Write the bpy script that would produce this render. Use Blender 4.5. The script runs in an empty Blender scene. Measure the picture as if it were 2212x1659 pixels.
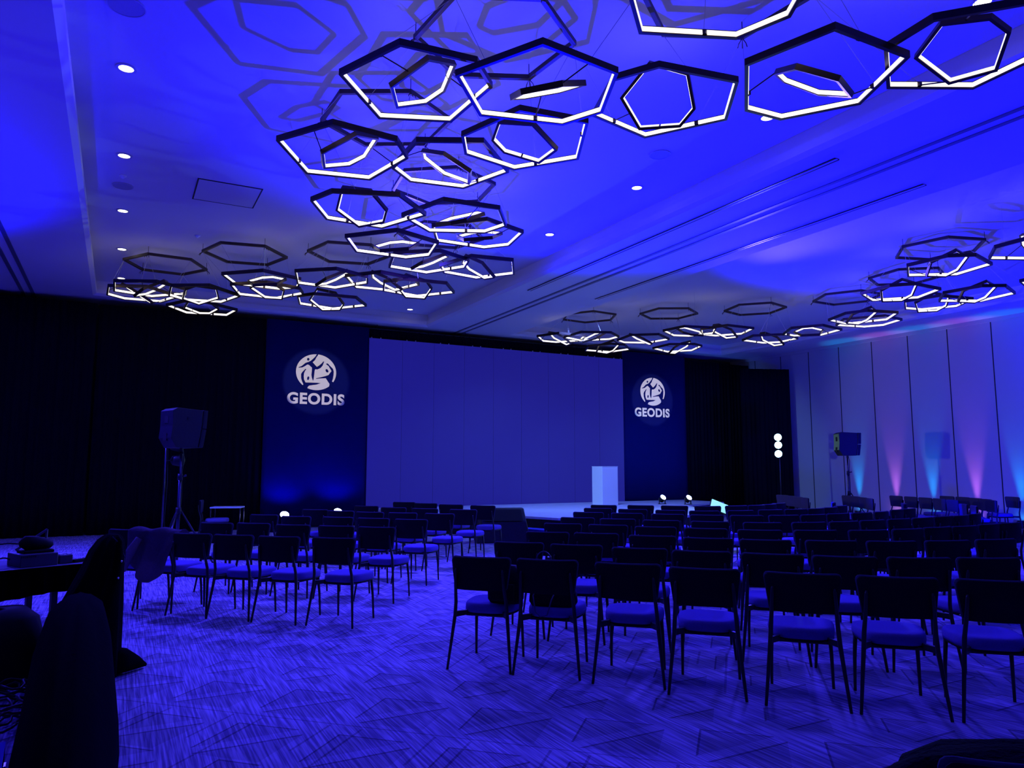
import bpy, bmesh, math, random
from mathutils import Vector, Matrix, Euler
random.seed(7)
PI = math.pi
SC = bpy.context.scene
COL = SC.collection

# ------------------------------------------------------------------ camera
CAM_H, YAW, PITCH = 1.55, math.radians(28.2), math.radians(6.45)
cam_data = bpy.data.cameras.new('camera')
cam_data.sensor_width = 36.0
cam_data.lens = 36.0 * 1582.0 / 2212.0
cam_data.clip_start = 0.05
cam = bpy.data.objects.new('camera', cam_data)
COL.objects.link(cam)
cam.location = (0, 0, CAM_H)
cam.rotation_euler = (PI / 2 + PITCH, 0, -YAW)
SC.camera = cam

# ------------------------------------------------------------------ world / colour management
SC.view_settings.view_transform = 'Standard'
SC.view_settings.look = 'None'
SC.view_settings.exposure = 0.0
SC.view_settings.gamma = 1.0
SC.view_settings.use_curve_mapping = False
world = bpy.data.worlds.new('world')
SC.world = world
world.use_nodes = True
world.node_tree.nodes['Background'].inputs[0].default_value = (0.01, 0.01, 0.05, 1)
world.node_tree.nodes['Background'].inputs[1].default_value = 0.2
SC.cycles.use_denoising = True
SC.cycles.max_bounces = 6
SC.cycles.diffuse_bounces = 4
SC.cycles.glossy_bounces = 2
SC.cycles.sample_clamp_indirect = 4.0
SC.cycles.caustics_reflective = False
SC.cycles.caustics_refractive = False

# ------------------------------------------------------------------ stage lighting
BLUE = (0.0, 0.0, 1.0)


def spot(name, loc, tgt, power, col, deg, blend=0.6, radius=0.12):
    d = bpy.data.lights.new(name, 'SPOT')
    d.energy = power
    d.color = col
    d.spot_size = math.radians(deg)
    d.spot_blend = blend
    d.shadow_soft_size = radius
    o = bpy.data.objects.new(name, d)
    COL.objects.link(o)
    o.location = loc
    o.rotation_euler = (Vector(tgt) - Vector(loc)).to_track_quat('-Z', 'Y').to_euler()
    return o


# moving heads on the floor in the aisle and before the stage, thrown up and back over the audience
spot('ceiling_wash_light', (6.35, 10.75, 0.3), (6.0, 7.9, 5.8), 5200, BLUE, 106, 0.5, 0.025)
spot('ceiling_wash_light', (10.6, 12.4, 0.4), (14.5, 6.0, 5.8), 5000, BLUE, 96, 0.5, 0.035)
spot('ceiling_wash_light', (-3.2, 15.4, 0.4), (-5.0, 12.0, 5.5), 4200, BLUE, 88, 0.6, 0.08)
spot('ceiling_wash_light', (-6.5, 5.0, 0.6), (-4.5, 7.5, 5.5), 200, (0.30, 0.12, 1.0), 70, 0.9, 0.2)
# added blue fill to brighten the floor, no heads hang there
spot('added_floor_fill', (4.5, 12.5, 5.2), (3.0, 5.4, 0.0), 3200, (0.05, 0.035, 1.0), 120, 0.8, 0.3)
spot('added_floor_fill', (12.5, 11.5, 5.2), (7.2, 3.6, 0.0), 3900, (0.05, 0.035, 1.0), 120, 0.8, 0.3)
spot('added_floor_fill', (-1.6, 14.2, 5.3), (-1.0, 12.6, 0.0), 2200, (0.045, 0.03, 1.0), 125, 0.8, 0.3)
spot('wall_wash_light', (14.5, 4.5, 0.5), (20.4, 10.5, 3.6), 2600, BLUE, 95, 0.8, 0.2)
spot('stage_wash_light', (10.5, 15.6, 5.3), (10.3, 16.5, 0.4), 950, (0.12, 0.21, 1.0), 130, 0.7, 0.3)

# ------------------------------------------------------------------ materials
def mat(name, base=(0.5, 0.5, 0.5), rough=0.6, metal=0.0, emit=None, strength=0.0, spec=0.5, noise=None, bump=None):
    m = bpy.data.materials.new(name)
    m.use_nodes = True
    nt = m.node_tree
    b = nt.nodes['Principled BSDF']
    b.inputs['Base Color'].default_value = (*base, 1)
    b.inputs['Roughness'].default_value = rough
    b.inputs['Metallic'].default_value = metal
    b.inputs['Specular IOR Level'].default_value = spec
    if emit:
        b.inputs['Emission Color'].default_value = (*emit, 1)
        b.inputs['Emission Strength'].default_value = strength
    if noise or bump:
        tc = nt.nodes.new('ShaderNodeTexCoord')
        n = nt.nodes.new('ShaderNodeTexNoise')
        n.inputs['Scale'].default_value = (noise or bump)[0]
        n.inputs['Detail'].default_value = 4
        nt.links.new(tc.outputs['Object'], n.inputs['Vector'])
        if noise:
            mx = nt.nodes.new('ShaderNodeMix')
            mx.data_type = 'RGBA'
            k = noise[1]
            mx.inputs[6].default_value = (*[c * (1 - k) for c in base], 1)
            mx.inputs[7].default_value = (*[min(1, c * (1 + k)) for c in base], 1)
            nt.links.new(n.outputs['Fac'], mx.inputs[0])
            nt.links.new(mx.outputs[2], b.inputs['Base Color'])
        if bump:
            bp = nt.nodes.new('ShaderNodeBump')
            bp.inputs['Strength'].default_value = bump[1]
            bp.inputs['Distance'].default_value = 0.01
            nt.links.new(n.outputs['Fac'], bp.inputs['Height'])
            nt.links.new(bp.outputs['Normal'], b.inputs['Normal'])
    return m


M = {
    'ceiling': mat('ceiling_paint', (0.72, 0.70, 0.66), 0.9, spec=0.1, noise=(0.6, 0.02)),
    'lip': mat('cove_paint', (0.80, 0.77, 0.72), 0.8, spec=0.1, noise=(2, 0.02)),
    'wall': mat('wall_panel', (0.50, 0.48, 0.50), 0.85, spec=0.15, noise=(1.5, 0.03)),
    'wall_far': mat('rear_wall', (0.10, 0.09, 0.10), 0.9, spec=0.1, noise=(1.5, 0.05)),
    'joint': mat('panel_joint', (0.02, 0.02, 0.03), 0.8, noise=(5, 0.05)),
    'slot': mat('air_slot_metal', (0.015, 0.015, 0.02), 0.35, 0.6, noise=(8, 0.05)),
    'track': mat('track_grey', (0.16, 0.16, 0.18), 0.5, 0.2, noise=(8, 0.05)),
    'drape': mat('black_velour', (0.006, 0.006, 0.012), 1.0, spec=0.02, noise=(6, 0.2)),
    'cloth': mat('black_cloth', (0.0025, 0.0025, 0.004), 1.0, spec=0.02, noise=(20, 0.25), bump=(30, 0.3)),
    'fur': mat('black_fleece', (0.004, 0.004, 0.006), 1.0, spec=0.03, noise=(60, 0.4), bump=(80, 0.8)),
    'banner': mat('navy_banner_cloth', (0.004, 0.007, 0.095), 0.9, spec=0.05, noise=(3, 0.06)),
    'cream': mat('painted_logo_light', (0.85, 0.80, 0.66), 0.8, spec=0.1, noise=(4, 0.04)),  # cream colour stands in for the logo light projected on the banners
    'screen': mat('led_wall_surface', (0.02, 0.02, 0.06), 0.6, emit=(0.050, 0.040, 1.0), strength=0.20, noise=(2, 0.1)),
    'bezel': mat('black_frame', (0.01, 0.01, 0.012), 0.5, noise=(8, 0.1)),
    'deck': mat('stage_deck', (0.62, 0.66, 0.72), 0.7, spec=0.2, noise=(7, 0.12)),
    'skirt': mat('stage_skirt', (0.007, 0.007, 0.012), 0.5, spec=0.35, noise=(9, 0.3), bump=(7, 0.8)),
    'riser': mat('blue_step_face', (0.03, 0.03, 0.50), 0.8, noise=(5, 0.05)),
    'white': mat('white_acrylic', (0.82, 0.84, 0.90), 0.35, spec=0.4, noise=(3, 0.02)),
    'bronze': mat('bronze_frame', (0.055, 0.036, 0.028), 0.36, 0.75, noise=(9, 0.15)),
    'mount': mat('bronze_mount', (0.075, 0.052, 0.040), 0.45, 0.5, noise=(9, 0.15)),
    'led': mat('warm_white_diffuser', (0.9, 0.88, 0.8), 0.6, emit=(1.0, 0.92, 0.76), strength=1.55, noise=(9, 0.02)),
    'cable': mat('steel_cable', (0.55, 0.52, 0.5), 0.4, 0.6, noise=(30, 0.1)),
    'downlight': mat('downlight_lens', (0.9, 0.9, 0.85), 0.6, emit=(1.0, 0.95, 0.85), strength=5.0, noise=(9, 0.02)),
    'trimring': mat('downlight_trim', (0.55, 0.54, 0.55), 0.5, noise=(9, 0.05)),
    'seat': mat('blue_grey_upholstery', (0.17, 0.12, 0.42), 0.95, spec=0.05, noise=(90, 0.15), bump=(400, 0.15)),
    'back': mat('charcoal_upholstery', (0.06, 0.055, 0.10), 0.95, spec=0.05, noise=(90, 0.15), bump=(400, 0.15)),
    'shell': mat('black_back_shell', (0.007, 0.007, 0.011), 0.65, spec=0.15, noise=(40, 0.2)),
    'chairleg': mat('dark_painted_steel', (0.028, 0.028, 0.034), 0.42, 0.2, spec=0.35, noise=(25, 0.15)),
    'speaker': mat('speaker_black', (0.018, 0.018, 0.026), 0.5, spec=0.4, noise=(40, 0.2), bump=(120, 0.2)),
    'grille': mat('speaker_grille', (0.03, 0.03, 0.04), 0.35, 0.6, noise=(60, 0.3)),
    'handle': mat('recess_black', (0.003, 0.003, 0.004), 0.9, noise=(9, 0.1)),
    'stand': mat('stand_tube', (0.10, 0.10, 0.13), 0.22, 0.8, noise=(20, 0.1)),
    'lampface': mat('wash_lamp_face', (0.8, 0.9, 1.0), 0.5, emit=(0.45, 0.95, 1.0), strength=16.0, noise=(9, 0.02)),
    'uplens': mat('uplight_lens', (0.5, 0.5, 1.0), 0.5, emit=(0.55, 0.60, 1.0), strength=10.0, noise=(9, 0.02)),
    'cyanlens': mat('uplight_cyan_lens', (0.5, 0.5, 1.0), 0.5, emit=(0.05, 0.5, 1.0), strength=8.0, noise=(9, 0.02)),
    'pinklens': mat('uplight_pink_lens', (0.5, 0.5, 1.0), 0.5, emit=(0.9, 0.35, 0.9), strength=8.0, noise=(9, 0.02)),
    'monitor': mat('lit_monitor_screen', (0.2, 0.3, 0.3), 0.4, emit=(0.36, 0.95, 0.90), strength=0.95, noise=(9, 0.05)),
    'jacket': mat('grey_wool', (0.20, 0.15, 0.19), 1.0, spec=0.05, noise=(60, 0.25), bump=(200, 0.3)),
    'bag': mat('bag_nylon', (0.006, 0.006, 0.009), 0.7, spec=0.15, noise=(50, 0.25)),
    'strap': mat('bag_strap', (0.06, 0.05, 0.12), 0.5, spec=0.4, noise=(30, 0.15)),
    'grey': mat('grey_equipment_case', (0.085, 0.075, 0.10), 0.5, 0.2, noise=(20, 0.12)),
    'table': mat('folding_table_top', (0.16, 0.14, 0.20), 0.7, noise=(12, 0.1)),
    'wire': mat('black_cable_rubber', (0.010, 0.010, 0.014), 0.6, noise=(30, 0.1)),
    'orange': mat('rust_cable_rubber', (0.10, 0.03, 0.05), 0.6, noise=(30, 0.1)),
    'stud': mat('metal_snap', (0.8, 0.8, 0.75), 0.25, 0.9, noise=(9, 0.05)),
    'paper': mat('white_paper', (0.8, 0.8, 0.85), 0.8, noise=(9, 0.05)),
    'vent': mat('ceiling_hatch_paint', (0.66, 0.64, 0.60), 0.85, noise=(3, 0.02)),
    'grillc': mat('ceiling_speaker_grille', (0.42, 0.41, 0.42), 0.8, noise=(150, 0.3)),
}


def carpet():
    m = bpy.data.materials.new('patterned_carpet')
    m.use_nodes = True
    nt = m.node_tree
    L = nt.links.new
    b = nt.nodes['Principled BSDF']
    b.inputs['Roughness'].default_value = 0.95
    b.inputs['Specular IOR Level'].default_value = 0.08

    def op(kind, a, bb=None, c=None):
        n = nt.nodes.new('ShaderNodeMath')
        n.operation = kind
        for i, v in enumerate((a, bb, c)):
            if v is None:
                continue
            if isinstance(v, (int, float)):
                n.inputs[i].default_value = v
            else:
                L(v, n.inputs[i])
        return n.outputs[0]
    tc = nt.nodes.new('ShaderNodeTexCoord')
    sp = nt.nodes.new('ShaderNodeSeparateXYZ')
    L(tc.outputs['Object'], sp.inputs[0])
    x, y = sp.outputs[0], sp.outputs[1]
    s, t = op('ADD', x, y), op('SUBTRACT', y, x)

    def wrap(v, off, period):      # distance to the nearest multiple, signed
        w = op('DIVIDE', op('SUBTRACT', v, off), period)
        return op('MULTIPLY', op('SUBTRACT', w, op('ROUND', w)), period)
    PER, TP = 3.5, 0.97

    def motif(soff, toff, r, g):
        ds, dt = wrap(s, soff, PER), wrap(t, toff, TP)
        mx = op('MAXIMUM', op('ABSOLUTE', ds), op('ABSOLUTE', dt))
        dy = op('MULTIPLY', op('ADD', ds, dt), 0.5)
        up = op('GREATER_THAN', dy, g)
        dn = op('LESS_THAN', dy, -g)
        inside = op('LESS_THAN', mx, r)
        fill = op('MULTIPLY', inside, op('ADD', up, dn))
        e1 = op('MULTIPLY', op('MULTIPLY', inside, up), op('GREATER_THAN', mx, r - 0.018))
        e2 = op('MULTIPLY', inside, op('LESS_THAN', op('ABSOLUTE', op('ADD', dy, g + 0.006)), 0.009))
        return fill, op('ADD', e1, e2)
    parts = [motif(6.28, 0.01, 0.345, 0.045), motif(5.30, -0.06, 0.345, 0.045),
             motif(7.10, 0.52, 0.27, 0.08), motif(8.15, 0.62, 0.27, 0.08)]
    fill, edge = parts[0]
    for f2, e2 in parts[1:]:
        fill, edge = op('MAXIMUM', fill, f2), op('MAXIMUM', edge, e2)
    for off in (5.85, 7.60):
        edge = op('MAXIMUM', edge, op('LESS_THAN', op('ABSOLUTE', wrap(s, off, PER)), 0.010))
    d1 = op('MULTIPLY', op('LESS_THAN', op('ABSOLUTE', wrap(s, 5.52, PER)), 0.30),
            op('LESS_THAN', op('ABSOLUTE', wrap(t, 0.47, TP)), 0.012))
    d2 = op('MULTIPLY', op('LESS_THAN', op('ABSOLUTE', wrap(s, 8.50, PER)), 0.80),
            op('LESS_THAN', op('ABSOLUTE', wrap(t, 0.16, TP)), 0.012))
    edge = op('MAXIMUM', edge, op('MAXIMUM', d1, d2))
    # woven streaks running along the hall
    mp = nt.nodes.new('ShaderNodeMapping')
    mp.inputs['Scale'].default_value = (75, 2.2, 1)
    L(tc.outputs['Object'], mp.inputs[0])
    ns = nt.nodes.new('ShaderNodeTexNoise')
    ns.inputs['Scale'].default_value = 1.0
    ns.inputs['Detail'].default_value = 3
    L(mp.outputs[0], ns.inputs['Vector'])
    rp = nt.nodes.new('ShaderNodeValToRGB')
    rp.color_ramp.elements[0].position = 0.40
    rp.color_ramp.elements[1].position = 0.66
    rp.color_ramp.elements[0].color = (0.25, 0.21, 0.32, 1)
    rp.color_ramp.elements[1].color = (0.70, 0.62, 0.74, 1)
    L(ns.outputs['Fac'], rp.inputs[0])
    dark = op('SUBTRACT', 1.0, op('ADD', op('MULTIPLY', fill, 0.22), op('MULTIPLY', edge, 0.38)))
    vm = nt.nodes.new('ShaderNodeVectorMath')
    vm.operation = 'SCALE'
    L(rp.outputs[0], vm.inputs[0])
    L(dark, vm.inputs['Scale'])
    L(vm.outputs[0], b.inputs['Base Color'])
    bp = nt.nodes.new('ShaderNodeBump')
    bp.inputs['Strength'].default_value = 0.25
    bp.inputs['Distance'].default_value = 0.004
    L(ns.outputs['Fac'], bp.inputs['Height'])
    L(bp.outputs['Normal'], b.inputs['Normal'])
    return m


M['carpet'] = carpet()


# ------------------------------------------------------------------ mesh helpers
def new_mesh(name, bm, materials, smooth=False):
    me = bpy.data.meshes.new(name)
    bmesh.ops.recalc_face_normals(bm, faces=bm.faces)
    bm.to_mesh(me)
    bm.free()
    if not isinstance(materials, (list, tuple)):
        materials = [materials]
    for m in materials:
        me.materials.append(m)
    if smooth:
        for p in me.polygons:
            p.use_smooth = True
    return me


def link(name, data, parent=None, loc=None, rot=None):
    o = bpy.data.objects.new(name, data)
    COL.objects.link(o)
    if parent is not None:
        o.parent = parent
    if loc is not None:
        o.location = loc
    if rot is not None:
        o.rotation_euler = rot
    return o


def obj(name, bm, material, parent=None, smooth=False, loc=None, rot=None):
    return link(name, new_mesh(name, bm, material, smooth), parent, loc, rot)


def thing(name, label, cat, loc=(0, 0, 0), rotz=0.0, group=None):
    o = link(name, None, None, loc, (0, 0, rotz))
    o.empty_display_size = 0.1
    return tag(o, label, cat, group)


def tag(o, label, cat, group=None):
    o['label'] = label
    o['category'] = cat
    if group:
        o['group'] = group
    return o


def struct(name, bm, m, smooth=False):
    o = obj(name, bm, m, None, smooth)
    o['kind'] = 'structure'
    return o


def BM():
    return bmesh.new()


def box(bm, x0, x1, y0, y1, z0, z1, mi=0):
    v = [bm.verts.new((x, y, z)) for z in (z0, z1) for y in (y0, y1) for x in (x0, x1)]
    for f in ((0, 1, 3, 2), (4, 6, 7, 5), (0, 4, 5, 1), (2, 3, 7, 6), (0, 2, 6, 4), (1, 5, 7, 3)):
        bm.faces.new([v[i] for i in f]).material_index = mi


def bevel_all(bm, w, seg=2):
    bmesh.ops.bevel(bm, geom=list(bm.edges), offset=w, segments=seg, affect='EDGES', profile=0.6)


def quad(bm, pts, mi=0):
    f = bm.faces.new([bm.verts.new(p) for p in pts])
    f.material_index = mi
    return f


def tube(bm, pts, radii, n=8, cap=True):
    pts = [Vector(p) for p in pts]
    if isinstance(radii, (int, float)):
        radii = [radii] * len(pts)
    rings = []
    up = Vector((0, 0, 1))
    prev = None
    for i, p in enumerate(pts):
        a = pts[max(0, i - 1)]
        b = pts[min(len(pts) - 1, i + 1)]
        d = (b - a).normalized()
        if prev is None:
            ref = up if abs(d.dot(up)) < 0.9 else Vector((1, 0, 0))
            u = d.cross(ref).normalized()
        else:
            u = (prev - d * prev.dot(d)).normalized()
        prev = u
        w = d.cross(u)
        rings.append([bm.verts.new(p + (u * math.cos(2 * PI * k / n) + w * math.sin(2 * PI * k / n)) * radii[i]) for k in range(n)])
    for a, b in zip(rings, rings[1:]):
        for k in range(n):
            bm.faces.new([a[k], a[(k + 1) % n], b[(k + 1) % n], b[k]])
    if cap:
        bm.faces.new(rings[0][::-1])
        bm.faces.new(rings[-1])


def loft(bm, rings, cap=True):
    R = [[bm.verts.new(p) for p in r] for r in rings]
    n = len(R[0])
    for a, b in zip(R, R[1:]):
        for k in range(n):
            bm.faces.new([a[k], a[(k + 1) % n], b[(k + 1) % n], b[k]])
    if cap:
        bm.faces.new(R[0][::-1])
        bm.faces.new(R[-1])


def superellipse(a, b, n, e, cx=0, cy=0):
    out = []
    for k in range(n):
        t = 2 * PI * k / n
        c, s_ = math.cos(t), math.sin(t)
        out.append((cx + a * math.copysign(abs(c) ** (2 / e), c), cy + b * math.copysign(abs(s_) ** (2 / e), s_)))
    return out


def copy_tree(o, parent=None):
    c = o.copy()
    COL.objects.link(c)
    c.parent = parent
    for ch in list(o.children):
        copy_tree(ch, c)
    return c


# ------------------------------------------------------------------ room shell
X_L, X_R, Y_B, Y_F = -11.5, 20.4, -7.0, 20.4
ZS, ZC = 5.5, 5.85
bm = BM()
box(bm, X_L, X_R, Y_B, Y_F, -0.1, 0.0)
struct('floor', bm, M['carpet'])

COFFERS = [(-11.4, -3.3), (-0.70, 7.60), (10.25, 18.80)]
CY0, CY1 = -6.0, 19.25
bm = BM()
xs = [X_L - 0.1]
for a, b_ in COFFERS:
    xs += [a, b_]
xs.append(X_R + 0.1)
for i in range(0, len(xs), 2):
    quad(bm, [(xs[i], CY0, ZS), (xs[i + 1], CY0, ZS), (xs[i + 1], CY1, ZS), (xs[i], CY1, ZS)])
quad(bm, [(xs[0], CY1, ZS), (xs[-1], CY1, ZS), (xs[-1], Y_F + 0.1, ZS), (xs[0], Y_F + 0.1, ZS)])
quad(bm, [(xs[0], Y_B - 0.1, ZS), (xs[-1], Y_B - 0.1, ZS), (xs[-1], CY0, ZS), (xs[0], CY0, ZS)])
for a, b_ in COFFERS:
    prof = [(0.0, ZS), (0.07, ZS + 0.05), (0.07, ZS + 0.16), (0.02, ZS + 0.16), (0.02, ZC)]
    for (d0, z0), (d1, z1) in zip(prof, prof[1:]):
        r0 = [(a + d0, CY0 + d0, z0), (b_ - d0, CY0 + d0, z0), (b_ - d0, CY1 - d0, z0), (a + d0, CY1 - d0, z0)]
        r1 = [(a + d1, CY0 + d1, z1), (b_ - d1, CY0 + d1, z1), (b_ - d1, CY1 - d1, z1), (a + d1, CY1 - d1, z1)]
        for k in range(4):
            quad(bm, [r0[k], r0[(k + 1) % 4], r1[(k + 1) % 4], r1[k]], 1)
    quad(bm, [(a + .02, CY0 + .02, ZC), (b_ - .02, CY0 + .02, ZC), (b_ - .02, CY1 - .02, ZC), (a + .02, CY1 - .02, ZC)])
box(bm, X_L - 0.1, X_R + 0.1, Y_B - 0.1, Y_F + 0.1, 6.0, 6.1)
struct('ceiling', bm, [M['ceiling'], M['lip']])

bm = BM()
box(bm, X_L - 0.1, X_R + 0.1, Y_F, Y_F + 0.1, 0, 6.0)
struct('wall_front', bm, M['wall_far'])
bm = BM()
box(bm, X_L - 0.1, X_R + 0.1, Y_B - 0.1, Y_B, 0, 6.0)
struct('wall_back', bm, M['wall_far'])
bm = BM()
box(bm, X_L - 0.1, X_L, Y_B, Y_F, 0, 6.0)
struct('wall_left', bm, M['wall_far'])
bm = BM()
box(bm, X_R, X_R + 0.1, Y_B, Y_F, 0, 6.0)
for i in range(-4, 19):
    yj = 18.03 - 1.18 * i + (0.0)
    if Y_B < yj < Y_F:
        box(bm, X_R - 0.004, X_R + 0.01, yj - 0.014, yj + 0.014, 0.0, 5.40, 1)
struct('wall_right', bm, [M['wall'], M['joint']])
bm = BM()
box(bm, X_R - 0.05, X_R, Y_B, Y_F, 5.40, 5.50)
struct('trim_1', bm, M['wall'])
bm = BM()
box(bm, X_R - 0.02, X_R, Y_B, Y_F, 0.0, 0.12)
struct('baseboard_right', bm, M['joint'])
# folding-wall tracks along the beams
n_ = 2
for xt, y0, y1 in ((8.62, -5.5, 20.2), (8.84, -5.5, 20.2), (-1.9, -5.5, 20.2), (-2.1, -5.5, 20.2)):
    bm = BM()
    box(bm, xt - 0.035, xt + 0.035, y0, y1, 5.488, 5.502)
    struct('trim_%d' % n_, bm, M['track'])
    n_ += 1

SLOTS = [(7.97, 6.0, 14.05, 'left'), (9.80, 6.0, 14.05, 'right')]
for xt, y0, y1, sd in SLOTS:
    t = thing('linear_air_diffuser', 'long twin-slot air diffuser in the beam, %s of the folding-wall track' % sd,
              'air vent', (xt, (y0 + y1) / 2, 5.486), group='slot diffusers in the ceiling beam')
    hy = (y1 - y0) / 2
    for dx in (-0.035, 0.035):
        bm = BM()
        box(bm, dx - 0.013, dx + 0.013, -hy, hy, 0.0, 0.010)
        obj('slot', bm, M['slot'], t)
    bm = BM()
    box(bm, -0.022, 0.022, -hy, hy, 0.002, 0.010)
    obj('centre_bar', bm, M['ceiling'], t)

# ------------------------------------------------------------------ ceiling fittings
def disc(bm, r, z, n=24, cx=0, cy=0):
    return bm.faces.new([bm.verts.new((cx + r * math.cos(2 * PI * k / n), cy + r * math.sin(2 * PI * k / n), z)) for k in range(n)])


def ringflat(bm, r0, r1, z0, z1, n=24):
    prof = [(r0, z0), (r1, z0), (r1, z1), (r0, z1)]
    R = [[bm.verts.new((r * math.cos(2 * PI * k / n), r * math.sin(2 * PI * k / n), z)) for k in range(n)] for r, z in prof]
    for i in range(4):
        a, b_ = R[i], R[(i + 1) % 4]
        for k in range(n):
            bm.faces.new([a[k], a[(k + 1) % n], b_[(k + 1) % n], b_[k]])


ORD = ['first', 'second', 'third', 'fourth', 'fifth', 'sixth', 'seventh', 'eighth', 'ninth', 'tenth', 'eleventh', 'twelfth',
       'thirteenth', 'fourteenth', 'fifteenth', 'sixteenth', 'seventeenth', 'eighteenth', 'nineteenth', 'twentieth',
       'twenty-first', 'twenty-second', 'twenty-third', 'twenty-fourth', 'twenty-fifth', 'twenty-sixth', 'twenty-seventh']

bm = BM(); ringflat(bm, 0.075, 0.105, -0.006, 0.004)
me_ring = new_mesh('trim_ring', bm, M['trimring'], False)
bm = BM(); disc(bm, 0.077, -0.002)
me_lens = new_mesh('lens', bm, M['downlight'])
DL = [('left', -0.14, y) for y in (18.7, 16.14, 13.65, 11.15, 8.6)] + [('right', 6.87, y) for y in (18.74, 11.33, 8.72, 6.12, 3.55)]
cnt = {}
for side, x, y in DL:
    k = cnt.get(side, 0)
    cnt[side] = k + 1
    t = thing('recessed_downlight', 'lit round downlight, %s from the stage along the left coffer\'s %s edge' % (ORD[k], side),
              'downlight', (x, y, ZC - 0.004), group='downlights in the left coffer')
    link('trim_ring', me_ring, t)
    link('lens', me_lens, t)
SPK = [(-0.15, 7.38, 0.17, 'nearest the camera, top left of the coffer'), (-0.15, 12.4, 0.15, 'between two left-edge downlights'),
       (6.4, 7.6, 0.15, 'right of the pendants')]
for x, y, r, w in SPK:
    bm = BM()
    ringflat(bm, r * 0.93, r, -0.012, 0.0, 32)
    o = obj('ceiling_speaker', bm, M['trimring'], None, loc=(x, y, ZC - 0.001))
    tag(o, 'round ceiling speaker grille, ' + w, 'ceiling speaker', 'ceiling speakers')
    bm = BM(); disc(bm, r * 0.93, -0.008, 32)
    obj('grille', bm, M['grillc'], o)
t = thing('access_hatch', 'square access hatch in the left coffer ceiling beyond the left downlights', 'hatch', (1.31, 12.0, ZC))
bm = BM(); box(bm, -0.45, 0.45, -0.46, 0.46, -0.008, -0.001); obj('panel', bm, M['vent'], t)
bm = BM()
for a in (-1, 1):
    box(bm, a * 0.46 - 0.01, a * 0.46 + 0.01, -0.48, 0.48, -0.010, -0.001)
    box(bm, -0.46, 0.46, a * 0.47 - 0.01, a * 0.47 + 0.01, -0.010, -0.001)
obj('frame', bm, M['joint'], t)
for x, y, w in ((1.10, 14.5, 'in the middle of the left coffer'), (-0.15, 11.95, 'between the left-edge downlights'), (6.2, 17.6, 'by the far right corner of the left coffer')):
    bm = BM()
    loft(bm, [superellipse(r, r, 16, 2) and [(px, py, z) for px, py in superellipse(r, r, 16, 2)] for r, z in ((0.05, 0.0), (0.05, -0.015), (0.03, -0.03), (0.012, -0.05))])
    tag(obj('smoke_detector', bm, M['white'], None, True, (x, y, ZC)), 'small white smoke detector ' + w, 'smoke detector', 'smoke detectors')

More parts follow.
